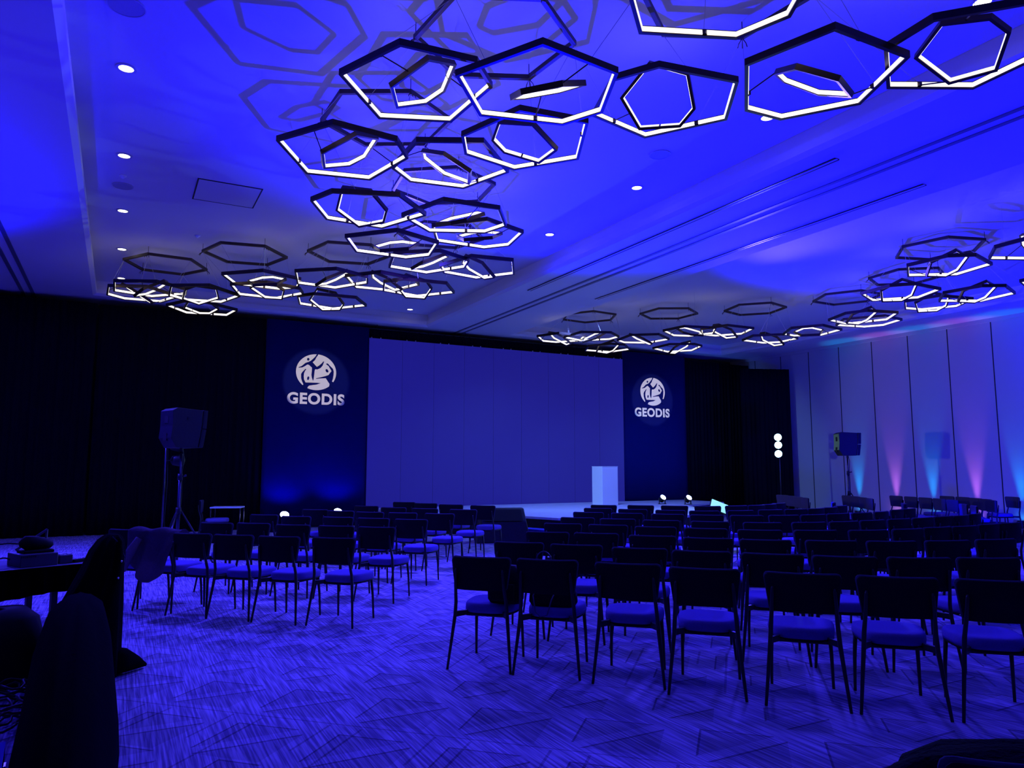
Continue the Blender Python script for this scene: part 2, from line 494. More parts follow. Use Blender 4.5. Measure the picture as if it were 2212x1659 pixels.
# ------------------------------------------------------------------ hexagonal pendants
TEMPLATE = [(-0.256, -0.607), (0.174, -0.607), (0.715, -0.004), (0.451, 0.664), (-0.399, 0.633), (-0.684, -0.078)]
PENDANTS = [
    (2.328, 6.095, 5.092, 0.002, 0.000, 0.803, (0.18, -0.415, -0.878, -1)),
    (3.186, 5.342, 4.894, 0.006, 0.003, 2.035, (-0.111, 0.425, -2.73, 1)),
    (4.487, 5.278, 5.100, 0.005, 0.012, 5.271, (-2.483, 0.496, 1.688, -1)),
    (5.158, 4.104, 4.896, 0.002, 0.003, 3.077, (-0.499, 0.064, -2.765, 1)),
    (5.953, 3.222, 4.968, 0.002, 0.002, 4.612, (-0.045, 0.356, -0.141, 1)),
    (2.058, 7.624, 4.979, 0.007, 0.003, 0.957, (0.155, -0.39, -0.702, -1)),
    (3.612, 6.536, 4.999, 0.005, 0.003, 4.206, (0.111, 0.322, 0.407, -1)),
    (3.238, 7.698, 5.097, 0.001, -0.002, 3.866, (-0.468, 0.05, -2.023, 1)),
    (2.637, 8.993, 4.886, 0.006, 0.000, 5.081, (0.387, 0.411, 1.438, 1)),
    (4.025, 8.999, 4.971, 0.004, -0.000, 1.854, (-0.478, 0.148, 2.452, -1)),
    (4.688, 9.813, 5.068, -0.002, -0.001, 2.287, (0.48, -0.064, -0.558, -1)),
    (3.596, 10.481, 4.927, 0.007, -0.000, 2.268, (0.494, -0.083, -0.491, -1)),
    (4.496, 11.301, 5.000, 0.001, -0.002, 1.297, (-0.071, 0.424, 2.957, 1)),
    (5.373, 11.342, 5.023, 0.004, -0.001, 4.163, (-0.365, -0.411, -2.641, 1)),
    (4.233, 12.924, 4.993, 0.020, -0.012, 1.036, (-0.332, -0.347, -2.695, 1)),
    (4.808, 12.870, 4.942, 0.009, -0.006, 5.303, (0.11, -0.498, -2.509, -1)),
    (2.285, 13.986, 5.014, 0.005, -0.004, 2.330, (0.477, -0.101, -0.352, -1)),
    (2.440, 14.545, 4.969, 0.000, -0.012, 1.221, (-0.02, 0.272, 0.609, 1)),
    (3.302, 13.056, 4.969, 0.000, 0.001, 1.276, (0.016, 0.487, 3.119, 1)),
    (3.642, 14.776, 4.933, 0.002, 0.002, 5.336, (0.402, 0.375, 1.67, 1)),
    (0.419, 15.664, 5.006, -0.005, -0.002, 1.536, (0.078, 0.545, -2.998, 1)),
    (0.191, 16.293, 5.011, 0.006, -0.006, 3.908, (-0.33, -0.445, -2.744, 1)),
    (1.262, 15.422, 4.946, -0.001, 0.016, 3.858, (-0.25, -0.307, -0.557, 1)),
    (1.436, 16.873, 4.967, 0.003, -0.001, 6.071, (0.223, 0.041, 2.91, 1)),
    (10.381, 16.614, 5.008, -0.005, -0.003, 3.158, (0.146, -0.516, 2.456, -1)),
    (10.963, 15.843, 4.985, 0.002, -0.001, 1.527, (0.488, -0.149, -1.185, -1)),
    (12.202, 15.437, 4.953, -0.002, -0.001, 3.667, (0.064, -0.468, 2.25, -1)),
    (12.282, 17.049, 4.958, -0.004, 0.006, 6.185, (0.325, 0.328, 2.532, 1)),
    (14.030, 16.007, 4.949, 0.001, 0.004, 0.347, (-0.094, -0.499, -0.752, 1)),
    (12.729, 14.125, 4.986, -0.001, -0.005, 2.856, (0.371, 0.337, -0.762, 1)),
    (13.405, 13.624, 4.975, -0.000, -0.001, 3.083, (0.479, -0.108, 1.489, -1)),
    (15.211, 13.752, 4.944, 0.002, -0.003, 2.355, (0.495, -0.087, 1.364, -1)),
    (15.152, 12.462, 4.936, 0.011, -0.007, 3.252, (-0.465, 0.014, 2.413, 1)),
    (13.404, 8.852, 4.978, 0.001, 0.001, 5.466, (0.334, 0.393, 1.901, 1)),
    (14.735, 8.114, 4.941, 0.003, 0.003, 5.745, (0.321, 0.363, 2.136, 1)),
    (14.587, 10.551, 4.904, -0.004, 0.025, 5.236, (0.288, 0.362, 2.367, 1)),
    (12.534, 7.366, 5.033, 0.001, -0.001, 5.666, (0.337, 0.412, 2.123, 1)),
    (15.424, 9.426, 5.075, 0.009, -0.019, 2.874, (0.315, 0.378, 1.749, 1)),
    (15.528, 11.060, 4.961, -0.002, -0.002, 2.088, None),
    (12.466, 5.926, 4.955, -0.000, 0.002, 4.649, (-0.895, -0.52, -2.738, 1)),
    (15.090, 6.707, 4.929, 0.064, -0.018, 0.215, None),
    (3.778, 3.715, 5.053, -0.020, 0.017, 1.947, None),
]
MOUNTS = [(3.043, 6.019, 0.618), (2.64, 8.131, 0.553), (0.679, 16.382, 0.043), (2.005, 14.828, 0.843), (3.789, 13.815, 0.786), (4.069, 9.759, 0.406), (4.938, 11.921, 0.817), (4.494, 4.385, 0.615), (11.387, 16.684, 0.08), (13.047, 15.28, 0.528), (14.673, 13.747, 0.242), (15.681, 11.734, 0.012), (13.664, 8.172, 0.742), (15.077, 9.764, 0.392)]
ROWS = {
    'L1': [(0.12, 9.41, -45), (0.43, 8.97, -45), (0.73, 8.52, -45), (1.09, 8.14, -45), (1.47, 7.74, -45), (1.92, 7.33, -45)],
    'L2': [(1.13, 9.96, -45), (1.53, 9.7, -45), (1.91, 9.2, -45), (2.33, 8.79, -45), (2.7, 8.39, -45)],
    'L3': [(1.93, 11.31, -45), (2.27, 10.74, -45), (2.75, 10.29, -45), (3.12, 9.85, -45), (3.5, 9.4, -45)],
    'L4': [(2.9, 12.27, -45), (3.18, 11.74, -45), (3.49, 11.2, -45), (3.88, 10.79, -45), (4.3, 10.34, -45)],
    'L5': [(3.97, 12.95, -45), (4.24, 12.25, -45), (4.6, 11.7, -45), (5.05, 11.13, -45)],
    'L6': [(5.06, 13.99, -45), (5.26, 13.34, -45), (5.5, 12.67, -45), (5.87, 12.08, -45)],
    'A': [(2.53, 5.24, -45), (2.9, 4.86, -45), (3.3, 4.39, -45), (3.61, 3.93, -46), (4.02, 3.45, -46), (4.42, 3.05, -44), (4.84, 2.66, -43)],
    'B': [(3.33, 6.09, -45), (3.68, 5.65, -45), (4.01, 5.16, -45), (4.33, 4.74, -46), (4.7, 4.32, -46), (5.07, 3.93, -42), (5.51, 3.6, -33), (5.97, 3.34, -30)],
    'C': [(4.12, 6.89, -45), (4.5, 6.52, -45), (4.84, 6.01, -45), (5.17, 5.56, -46), (5.54, 5.17, -41), (6.03, 4.81, -34), (6.5, 4.51, -28), (7.02, 4.29, -19), (7.57, 4.15, -14)],
    'D': [(4.9, 7.82, -45), (5.27, 7.38, -45), (5.59, 6.88, -45), (5.96, 6.44, -46), (6.34, 5.99, -40), (6.86, 5.67, -29), (7.4, 5.41, -19), (7.94, 5.3, -6), (8.48, 5.29, -4), (8.92, 5.23, -2), (9.47, 5.26, 2), (9.93, 5.26, 0)],
    'E': [(5.65, 8.63, -45), (5.99, 8.16, -45), (6.34, 7.68, -45), (6.75, 7.21, -46), (7.21, 6.76, -34), (7.78, 6.52, -18), (8.29, 6.4, -8), (8.83, 6.38, -2), (9.37, 6.37, -1), (9.87, 6.36, 1), (10.4, 6.39, 2), (10.81, 6.39, 8), (11.37, 6.52, 12), (13.6, 7.8, 40), (14.05, 8.25, 45)],
    'F': [(6.46, 9.56, -45), (6.84, 9.08, -45), (7.25, 8.63, -45), (7.61, 8.19, -43), (8.07, 7.86, -30), (8.58, 7.63, -19), (9.07, 7.52, -6), (9.6, 7.51, -2), (10.12, 7.49, 1), (10.64, 7.53, 12), (11.38, 7.77, 12), (11.77, 7.83, 8), (13.3, 8.95, 38)],
    'G': [(7.21, 10.38, -45), (7.56, 9.88, -45), (7.93, 9.37, -45), (8.3, 8.98, -31), (8.89, 8.78, -14), (9.47, 8.69, -9), (9.97, 8.61, -5), (10.46, 8.61, 7), (10.98, 8.73, 12), (11.57, 8.99, 12), (12.48, 9.88, 40)],
    'H': [(7.89, 11.17, -45), (8.44, 10.79, -45), (8.89, 10.39, -45), (9.34, 10.01, -26), (9.91, 9.88, -8), (10.38, 9.85, 6), (10.85, 9.98, 12), (11.33, 10.18, 12)],
    'W': [(16.61, 11.35, 68), (16.42, 10.85, 67), (16.2, 10.36, 65), (15.95, 9.88, 62), (15.66, 9.42, 58)],
    'V': [(18.42, 9.68, 62), (17.5, 10.65, 68), (17.28, 10.15, 66), (16.98, 9.70, 62), (16.62, 9.28, 57), (16.2, 8.93, 52)],
    'P': [(14.6, 13.0, 78), (14.35, 12.5, 70), (14.05, 12.05, 64), (13.75, 11.62, 60)],
    'Q': [(15.7, 12.0, 66), (15.4, 11.55, 62), (15.05, 11.1, 58), (14.7, 10.68, 54)],
}
FIG_A = [(-0.067, 0.505), (-0.097, 0.449), (-0.158, 0.381), (-0.218, 0.324), (-0.269, 0.294), (-0.351, 0.262), (-0.401, 0.216), (-0.451, 0.171), (-0.532, 0.134), (-0.511, 0.125), (-0.43, 0.135), (-0.359, 0.177), (-0.298, 0.223), (-0.257, 0.215), (-0.225, 0.185), (-0.177, 0.146), (-0.179, 0.061), (-0.186, -0.045), (-0.174, -0.118), (-0.14, -0.201), (-0.126, -0.147), (-0.114, -0.041), (-0.107, 0.066), (-0.092, 0.109), (-0.035, 0.107), (0.048, 0.15), (0.099, 0.217), (0.138, 0.327), (0.117, 0.331), (0.066, 0.268), (0.004, 0.211), (-0.052, 0.175), (-0.101, 0.225), (-0.165, 0.29), (-0.105, 0.353), (-0.075, 0.419), (-0.035, 0.48), (-0.02, 0.513)]
FIG_B = [(0.192, 0.277), (0.234, 0.285), (0.289, 0.23), (0.377, 0.149), (0.4, 0.076), (0.397, -0.01), (0.384, -0.118), (0.36, -0.195), (0.392, -0.209), (0.505, -0.219), (0.402, -0.395), (0.289, -0.321), (0.298, -0.262), (0.259, -0.211), (0.193, -0.113), (0.077, -0.125), (-0.064, -0.144), (-0.059, -0.128), (0.024, -0.107), (0.17, -0.061), (0.264, -0.024), (0.305, 0.038), (0.341, 0.088), (0.291, 0.165), (0.258, 0.217), (0.193, 0.261)]
FIG_C = [(-0.325, 0.094), (-0.355, 0.05), (-0.379, -0.014), (-0.386, -0.099), (-0.373, -0.182), (-0.335, -0.254), (-0.232, -0.253), (-0.045, -0.249), (0.06, -0.253), (-0.043, -0.296), (-0.168, -0.318), (-0.24, -0.333), (-0.27, -0.366), (-0.279, -0.398), (-0.35, -0.433), (-0.445, -0.359), (-0.39, -0.314), (-0.396, -0.288), (-0.429, -0.217), (-0.451, -0.145), (-0.455, -0.04), (-0.426, 0.014), (-0.376, 0.07), (-0.346, 0.104)]
HEADS = [(-0.282, 0.362), (0.219, 0.086), (-0.268, -0.139)]


def inset(poly, d):
    """move every edge of a polygon inwards by d (mitred corners)"""
    n = len(poly)
    area = sum(poly[i][0] * poly[(i + 1) % n][1] - poly[(i + 1) % n][0] * poly[i][1] for i in range(n))
    sg = 1 if area > 0 else -1
    out = []
    for i in range(n):
        p0, p1, p2 = Vector(poly[i - 1]), Vector(poly[i]), Vector(poly[(i + 1) % n])
        e0, e1 = (p1 - p0).normalized(), (p2 - p1).normalized()
        n0, n1 = Vector((-e0.y, e0.x)) * sg, Vector((-e1.y, e1.x)) * sg
        m_ = (n0 + n1)
        m_ = m_ / max(0.2, m_.length_squared) * 2
        out.append(p1 + m_ * d)
    return out


def ring_frame(poly, w, h):
    bm = BM()
    a, b_ = inset(poly, -w * 0.5), inset(poly, w * 0.5)
    rings = [[(p.x, p.y, z) for p in q] for q, z in ((a, -h / 2), (b_, -h / 2), (b_, h / 2), (a, h / 2))]
    R = [[bm.verts.new(p) for p in r] for r in rings]
    for i in range(4):
        p, q = R[i], R[(i + 1) % 4]
        for k in range(6):
            bm.faces.new([p[k], p[(k + 1) % 6], q[(k + 1) % 6], q[k]])
    return bm


def ring_strip(poly, w, h, gaps):
    """thin luminous strip on the inner face, broken at the cable nodes"""
    bm = BM()
    a, b_ = inset(poly, w * 0.5 + 0.0005), inset(poly, w * 0.5 + 0.005)
    for i in range(6):
        a0, a1, c0, c1 = a[i], a[(i + 1) % 6], b_[i], b_[(i + 1) % 6]
        cuts = [0.0] + [v for g in gaps.get(i, []) for v in (g - 0.025, g + 0.025)] + [1.0]
        for s0, s1 in zip(cuts[::2], cuts[1::2]):
            P = [a0.lerp(a1, s0), a0.lerp(a1, s1), c0.lerp(c1, s1), c0.lerp(c1, s0)]
            lo = [bm.verts.new((p.x, p.y, -h / 2)) for p in P]
            hi = [bm.verts.new((p.x, p.y, h / 2)) for p in P]
            for k in range(4):
                bm.faces.new([lo[k], lo[(k + 1) % 4], hi[(k + 1) % 4], hi[k]])
            bm.faces.new(lo[::-1]); bm.faces.new(hi)
    return bm


NODES = [(1, 0.34), (3, 0.34), (4, 0.65)]
FW, FH = 0.031, 0.060
me_of = new_mesh('outer_ring', ring_frame(TEMPLATE, FW, FH), M['bronze'])
me_os = new_mesh('light_strip', ring_strip(TEMPLATE, FW, 0.040, {1: [0.34], 3: [0.34], 4: [0.65]}), M['led'])
bm = BM(); bmesh.ops.create_cube(bm, size=0.036)
me_clamp = new_mesh('strip_clamp', bm, M['bronze'])
INNER = {}
for mi_ in (1, -1):
    tp = [(x * 0.49, y * 0.49 * mi_) for x, y in TEMPLATE]
    INNER[mi_] = (tp, new_mesh('inner_ring', ring_frame(tp, 0.027, 0.052), M['bronze']),
                  new_mesh('light_strip', ring_strip(tp, 0.027, 0.036, {1: [0.5]}), M['led']))


def tilt_matrix(tx, ty, ph):
    nn = Vector((tx, ty, math.sqrt(max(1e-6, 1 - tx * tx - ty * ty))))
    q = Vector((0, 0, 1)).rotation_difference(nn)
    return q.to_matrix() @ Matrix.Rotation(ph, 3, 'Z')


def tmesh(a, b_, r, n=6):
    bm = BM()
    tube(bm, [a, b_], r, n)
    return bm


MOUNT_CORNERS = []
for mx_, my_, ph_ in MOUNTS:
    for k in range(6):
        MOUNT_CORNERS.append(Vector((mx_ + 0.775 * math.cos(ph_ + k * PI / 3), my_ + 0.775 * math.sin(ph_ + k * PI / 3), 5.68)))

cnt = {}
for (px, py, pz, tx, ty, ph, inn) in sorted(PENDANTS, key=lambda p: -p[1]):
    side = 'left' if px < 9 else 'right'
    k = cnt.get(side, 0)
    cnt[side] = k + 1
    t = thing('hexagonal_pendant_light', 'lit hexagon pendant%s, %s coffer, %s from the stage' %
              (' with tilted inner ring' if inn else '', side, ORD[k]),
              'pendant light', (px, py, pz), 0, 'hexagon pendants of the %s coffer' % side)
    Mo = tilt_matrix(tx, ty, ph)
    fo = link('outer_ring', me_of, t, (0, 0, 0), Mo.to_euler())
    link('light_strip', me_os, fo)
    nodes = []
    for i, s_ in NODES:
        a = Vector((*TEMPLATE[i], 0)).lerp(Vector((*TEMPLATE[(i + 1) % 6], 0)), s_)
        nodes.append((Mo @ a, a))
    for w_, l_ in nodes:
        link('strip_clamp', me_clamp, fo, l_ * 0.975)
    if inn:
        Mi = Euler(inn[:3]).to_matrix()
        tp, mf, ms = INNER[inn[3]]
        fi = link('inner_ring', mf, t, (0, 0, 0), Mi.to_euler())
        link('light_strip', ms, fi)
        pts = []
        for i in range(6):
            for s_ in (0.0, 0.5):
                pts.append(Mi @ Vector((*tp[i], 0)).lerp(Vector((*tp[(i + 1) % 6], 0)), s_))
        for w_, l_ in (nodes[0], nodes[2]):
            q = min(pts, key=lambda p: (p - w_).length)
            obj('pivot_rod', tmesh(w_, q, 0.006), M['bronze'], t)
    for w_, l_ in nodes:
        W_ = Vector((px, py, pz)) + w_
        c = min(MOUNT_CORNERS, key=lambda p: (p - W_).length)
        if (c - W_).length > 1.25:
            c = Vector((W_.x, W_.y, ZC))
        obj('cable', tmesh(w_ + Vector((0, 0, 0.03)), c - Vector((px, py, pz)), 0.0028, 4), M['cable'], t)

hexp = [(0.775 * math.cos(k * PI / 3), 0.775 * math.sin(k * PI / 3)) for k in range(6)]
me_mf = new_mesh('mounting_ring', ring_frame(hexp, 0.042, 0.05), M['mount'])
cnt = {}
for (mx_, my_, ph_) in sorted(MOUNTS, key=lambda p: -p[1]):
    side = 'left' if mx_ < 9 else 'right'
    k = cnt.get(side, 0)
    cnt[side] = k + 1
    t = thing('hexagonal_ceiling_mount', 'unlit flat hexagon on the %s coffer ceiling, %s from the stage' % (side, ORD[k]),
              'ceiling mount', (mx_, my_, 5.70), ph_, 'unlit hexagon mounts of the %s coffer' % side)
    link('mounting_ring', me_mf, t)
    for j in (0, 2, 4):
        bm = BM()
        cx, cy = hexp[j]
        tube(bm, [(cx, cy, 0), (cx, cy, ZC - 5.70)], 0.0045, 6)
        obj('stem', bm, M['mount'], t)
        bm = BM()
        for a in (-0.5, 0.2, 0.9):
            tube(bm, [(cx, cy, -0.02), (cx + 0.05 * math.cos(a + j), cy + 0.05 * math.sin(a + j), -0.05),
                      (cx + 0.07 * math.cos(a + j), cy + 0.07 * math.sin(a + j), -0.085)], 0.005, 5)
        obj('cable_grip', bm, M['mount'], t)


# ------------------------------------------------------------------ drapes, banners, screen
def drape_bm(p0, p1, z0, z1, pitch=0.16, amp=0.04, thick=0.01, seed=1, sag=0.0):
    rnd = random.Random(seed)
    bm = BM()
    a, b_ = Vector((*p0, 0)), Vector((*p1, 0))
    L_ = (b_ - a).length
    d = (b_ - a) / L_
    nrm = Vector((d.y, -d.x, 0))
    n = max(8, int(L_ / pitch * 6))
    rows = []
    ph = [rnd.uniform(0, 6.28) for _ in range(4)]
    for j in range(7):
        f = j / 6
        z = z0 + (z1 - z0) * f
        row = []
        for i in range(n + 1):
            s_ = L_ * i / n
            w = amp * (1.15 - 0.5 * f) * (math.sin(2 * PI * s_ / pitch + ph[0] + 0.4 * math.sin(3 * f + s_)) * 0.6 +
                                          math.sin(2 * PI * s_ / (pitch * 2.7) + ph[1]) * 0.5 + 0.3 * math.sin(s_ * 1.3 + ph[2]))
            p = a + d * s_ + nrm * w
            row.append(bm.verts.new((p.x, p.y, z)))
        rows.append(row)
    for r0, r1 in zip(rows, rows[1:]):
        for i in range(n):
            bm.faces.new([r0[i], r0[i + 1], r1[i + 1], r1[i]])
    ret = bmesh.ops.extrude_face_region(bm, geom=list(bm.faces))
    vs = [e for e in ret['geom'] if isinstance(e, bmesh.types.BMVert)]
    bmesh.ops.translate(bm, verts=vs, vec=nrm * -thick)
    return bm


YS = 19.45
tag(obj('stage_drape', drape_bm((-8.0, YS), (-0.6, YS), 0.0, 5.36, seed=3), M['drape'], smooth=True),
    'black floor-length velour drape at the far left of the photo', 'drape', 'black stage drapes')
tag(obj('stage_drape', drape_bm((-0.55, YS), (3.20, YS), 0.0, 5.35, seed=5), M['drape'], smooth=True),
    'black velour drape directly left of the left logo banner', 'drape', 'black stage drapes')
tag(obj('stage_drape', drape_bm((17.25, YS), (20.3, YS), 0.0, 5.24, seed=9), M['drape'], smooth=True),
    'black velour drape directly right of the right logo banner', 'drape', 'black stage drapes')
tag(obj('stage_drape', drape_bm((18.45, 18.05), (20.08, 17.42), 0.0, 4.86, seed=11), M['drape'], smooth=True),
    'shorter black drape at the right wall behind the three-lamp tree', 'drape', 'black stage drapes')
val = tag(obj('drape_valance', drape_bm((5.93, YS + 0.08), (14.52, YS + 0.08), 4.9, 5.37, pitch=0.10, amp=0.03, seed=13), M['drape'], smooth=True),
    'black pleated valance hanging above the wide video wall', 'drape')
bm = BM(); tube(bm, [(5.95, YS + 0.08, 5.375), (14.5, YS + 0.08, 5.375)], 0.018, 8); obj('hanging_pipe', bm, M['bezel'], val)
for xh_ in (6.2, 8.9, 11.6, 14.3):
    bm = BM(); tube(bm, [(xh_, YS + 0.08, 5.38), (xh_, YS + 0.08, 5.50)], 0.008, 6); obj('pipe_hanger', bm, M['bezel'], val)


def poly_mesh(pts, y, off=(0, 0), thick=0.004):
    bm = BM()
    f = bm.faces.new([bm.verts.new((x + off[0], y, z + off[1])) for x, z in pts])
    r = bmesh.ops.extrude_face_region(bm, geom=[f])
    vs = [e for e in r['geom'] if isinstance(e, bmesh.types.BMVert)]
    bmesh.ops.translate(bm, verts=vs, vec=(0, thick, 0))
    bmesh.ops.triangulate(bm, faces=[g for g in bm.faces if len(g.verts) > 4])
    return bm


def text_mesh(s_, size, offset, spacing):
    cu = bpy.data.curves.new('lettering', 'FONT')
    cu.body = s_
    cu.size = size
    cu.offset = offset
    cu.space_character = spacing
    cu.align_x = 'CENTER'
    cu.extrude = 0.002
    to = bpy.data.objects.new('lettering_source', cu)
    COL.objects.link(to)
    bpy.context.view_layer.update()
    me = bpy.data.meshes.new_from_object(to.evaluated_get(bpy.context.evaluated_depsgraph_get()))
    bpy.data.objects.remove(to)
    me.name = 'lettering'
    me.materials.clear()
    me.materials.append(M['cream'])
    return me


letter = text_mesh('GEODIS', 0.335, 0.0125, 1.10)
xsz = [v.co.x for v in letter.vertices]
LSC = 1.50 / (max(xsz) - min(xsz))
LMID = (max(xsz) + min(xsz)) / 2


def logo_banner(x0, x1, cx, cz, tx_, tz, sc, side):
    t = thing('logo_banner', 'tall navy fabric banner with projected emblem and lettering painted cream, %s of the video wall' % side,
              'banner', ((x0 + x1) / 2, YS - 0.06, 0), group='logo banners')
    h = (x1 - x0) / 2
    bm = BM()
    n = 24
    front = []
    for j in range(5):
        row = []
        for i in range(n + 1):
            s_ = -h + 2 * h * i / n
            row.append(bm.verts.new((s_, 0.012 * math.sin(s_ * 3.1 + 1) * (1 - j / 8) + 0.0, 0.02 + 5.34 * j / 4)))
        front.append(row)
    for r0, r1 in zip(front, front[1:]):
        for i in range(n):
            bm.faces.new([r0[i], r0[i + 1], r1[i + 1], r1[i]])
    r = bmesh.ops.extrude_face_region(bm, geom=list(bm.faces))
    bmesh.ops.translate(bm, verts=[e for e in r['geom'] if isinstance(e, bmesh.types.BMVert)], vec=(0, 0.012, 0))
    obj('fabric_panel', bm, M['banner'], t, True)
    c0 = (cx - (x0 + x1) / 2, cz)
    em = obj('emblem', poly_mesh([(0.528 * sc * math.cos(a), 0.478 * sc * math.sin(a)) for a in [2 * PI * k / 48 for k in range(48)]], -0.024, c0), M['cream'], t)  # projected light as a cream disc, its unlit gaps laid over in banner colour
    em['label'] = 'round emblem of projected light painted cream'
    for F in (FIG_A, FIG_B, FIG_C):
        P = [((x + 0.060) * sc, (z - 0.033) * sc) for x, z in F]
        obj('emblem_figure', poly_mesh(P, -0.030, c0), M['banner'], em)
    for (hx, hz), (ra, rb, rot) in zip(HEADS, ((0.032, 0.036, 0), (0.034, 0.050, 0.6), (0.027, 0.050, -0.15))):
        P = []
        for k in range(16):
            a = 2 * PI * k / 16
            ex, ez = ra * math.cos(a), rb * math.sin(a)
            P.append(((hx + 0.06 + ex * math.cos(rot) - ez * math.sin(rot)) * sc, (hz - 0.033 + ex * math.sin(rot) + ez * math.cos(rot)) * sc))
        obj('emblem_head', poly_mesh(P, -0.030, c0), M['banner'], em)
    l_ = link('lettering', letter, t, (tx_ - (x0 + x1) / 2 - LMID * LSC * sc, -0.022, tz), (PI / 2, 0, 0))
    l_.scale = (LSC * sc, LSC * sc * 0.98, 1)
    l_['label'] = 'lettering GEODIS of projected light painted cream'
    return t


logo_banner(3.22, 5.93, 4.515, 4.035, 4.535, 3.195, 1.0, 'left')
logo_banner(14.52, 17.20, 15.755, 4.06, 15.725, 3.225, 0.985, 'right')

t = thing('video_wall', 'wide deep blue video wall at the back of the stage', 'screen', (10.22, 19.34, 0.40))
bm = BM(); box(bm, -4.28, 4.28, 0, 0.05, 0.0, 4.67); obj('display_surface', bm, M['screen'], t)
bm = BM()
for i in range(1, 9):
    box(bm, -4.28 + i * 0.951 - 0.002, -4.28 + i * 0.951 + 0.002, -0.002, 0.004, 0.0, 4.67)
obj('panel_seams', bm, M['bezel'], t)
bm = BM(); box(bm, -4.30, 4.30, 0.05, 0.09, 0.0, 4.69); obj('support_frame', bm, M['bezel'], t)
bm = BM(); box(bm, -0.012, 0.012, -0.01, 0.01, 0.0, 0.03)
me_clip = new_mesh('hanging_clip', bm, M['trimring'])
for i in range(9):
    for d in (-0.13, 0.13):
        xx = -4.1 + i * 1.02 + d
        if -4.28 < xx < 4.28:
            link('hanging_clip', me_clip, t, (xx, -0.005, 4.67))

# ------------------------------------------------------------------ stage, steps, lectern
DECK = [(6.02, 19.28), (6.02, 16.6), (6.9, 15.9), (8.0, 14.95), (8.45, 13.65), (9.6, 13.1), (11.3, 12.95), (12.9, 13.5), (13.7, 15.0), (14.6, 16.5), (16.9, 17.4), (16.9, 19.28)]
t = thing('stage_platform', 'low pale stage platform with a black skirt below the video wall', 'stage', (0, 0, 0))
bm = BM()
loft(bm, [[(x, y, z) for x, y in DECK] for z in (0.40, 0.45)])
obj('deck', bm, M['deck'], t)
bm = BM()
n = len(DECK)
prev = None
seg = []
for i in range(n):
    a, b_ = Vector(DECK[i]), Vector(DECK[(i + 1) % n])
    m_ = max(2, int((b_ - a).length / 0.06))
    for k in range(m_):
        seg.append(a.lerp(b_, k / m_))
c_ = Vector((11, 17))
R_ = []
for z, k in ((0.0, 1.0), (0.2, 0.6), (0.405, 0.15)):
    R_.append([bm.verts.new((*(p + (c_ - p).normalized() * (0.035 + 0.02 * k * math.sin(j * 1.3) + 0.012 * k * math.sin(j * 0.47))), z)) for j, p in enumerate(seg)])
for r0, r1 in zip(R_, R_[1:]):
    for k in range(len(seg)):
        bm.faces.new([r0[k], r0[(k + 1) % len(seg)], r1[(k + 1) % len(seg)], r1[k]])
obj('skirt', bm, M['skirt'], t, True)
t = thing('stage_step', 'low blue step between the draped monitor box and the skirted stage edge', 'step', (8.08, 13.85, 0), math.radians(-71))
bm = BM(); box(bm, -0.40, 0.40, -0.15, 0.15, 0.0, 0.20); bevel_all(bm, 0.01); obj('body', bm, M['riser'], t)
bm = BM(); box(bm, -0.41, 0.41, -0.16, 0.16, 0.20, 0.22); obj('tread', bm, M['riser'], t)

t = thing('lectern', 'white slab-sided lectern standing on the stage in front of the video wall', 'lectern', (12.60, 17.75, 0.45), math.radians(-1))
bm = BM()
loft(bm, [[(-0.27, -0.27, 0), (0.27, -0.27, 0), (0.27, 0.27, 0), (-0.27, 0.27, 0)],
          [(-0.27, -0.27, 1.10), (0.27, -0.27, 1.10), (0.27, 0.27, 1.10), (-0.27, 0.27, 1.10)]])
bevel_all(bm, 0.006, 1)
obj('body', bm, M['white'], t)
bm = BM(); box(bm, -0.274, 0.274, -0.274, 0.274, 1.10, 1.115); obj('reading_top', bm, M['white'], t)

# black-draped box left of the stage front
t = thing('draped_monitor_box', 'black cloth-covered monitor box on the floor at the left stage corner', 'monitor', (7.25, 13.85, 0), math.radians(-20))
bm = BM()
loft(bm, [[(-0.62, -0.42, 0), (0.50, -0.42, 0), (0.50, 0.34, 0), (-0.62, 0.34, 0)],
          [(-0.52, -0.30, 0.42), (0.42, -0.30, 0.42), (0.44, 0.30, 0.42), (-0.54, 0.30, 0.42)],
          [(-0.50, -0.05, 0.68), (0.40, -0.05, 0.68), (0.42, 0.28, 0.68), (-0.52, 0.28, 0.68)]])
bevel_all(bm, 0.02)
obj('cloth_cover', bm, M['skirt'], t)
bm = BM(); quad(bm, [(-0.44, -0.318, 0.44), (0.34, -0.318, 0.44), (0.33, -0.09, 0.66), (-0.43, -0.09, 0.66)]); obj('screen_recess', bm, M['handle'], t)

t = thing('confidence_monitor', 'bright pale cyan tilted monitor at the right front of the stage', 'monitor', (12.05, 12.60, 0), math.radians(-30))
R1 = Matrix.Rotation(math.radians(22), 4, 'Y') @ Matrix.Rotation(math.radians(-30), 4, 'X')
bm = BM(); box(bm, -0.19, 0.19, -0.02, 0.0, -0.11, 0.11); bm.transform(Matrix.Translation((0, -0.10, 0.66)) @ R1); obj('lit_screen', bm, M['monitor'], t)
bm = BM(); box(bm, -0.20, 0.20, 0.0, 0.04, -0.12, 0.12); bm.transform(Matrix.Translation((0, -0.10, 0.66)) @ R1); obj('housing', bm, M['bezel'], t)
bm = BM(); tube(bm, [(0, -0.07, 0.60), (0, -0.05, 0.02)], 0.02, 8); box(bm, -0.2, 0.2, -0.2, 0.15, 0, 0.02); obj('stand', bm, M['stand'], t)


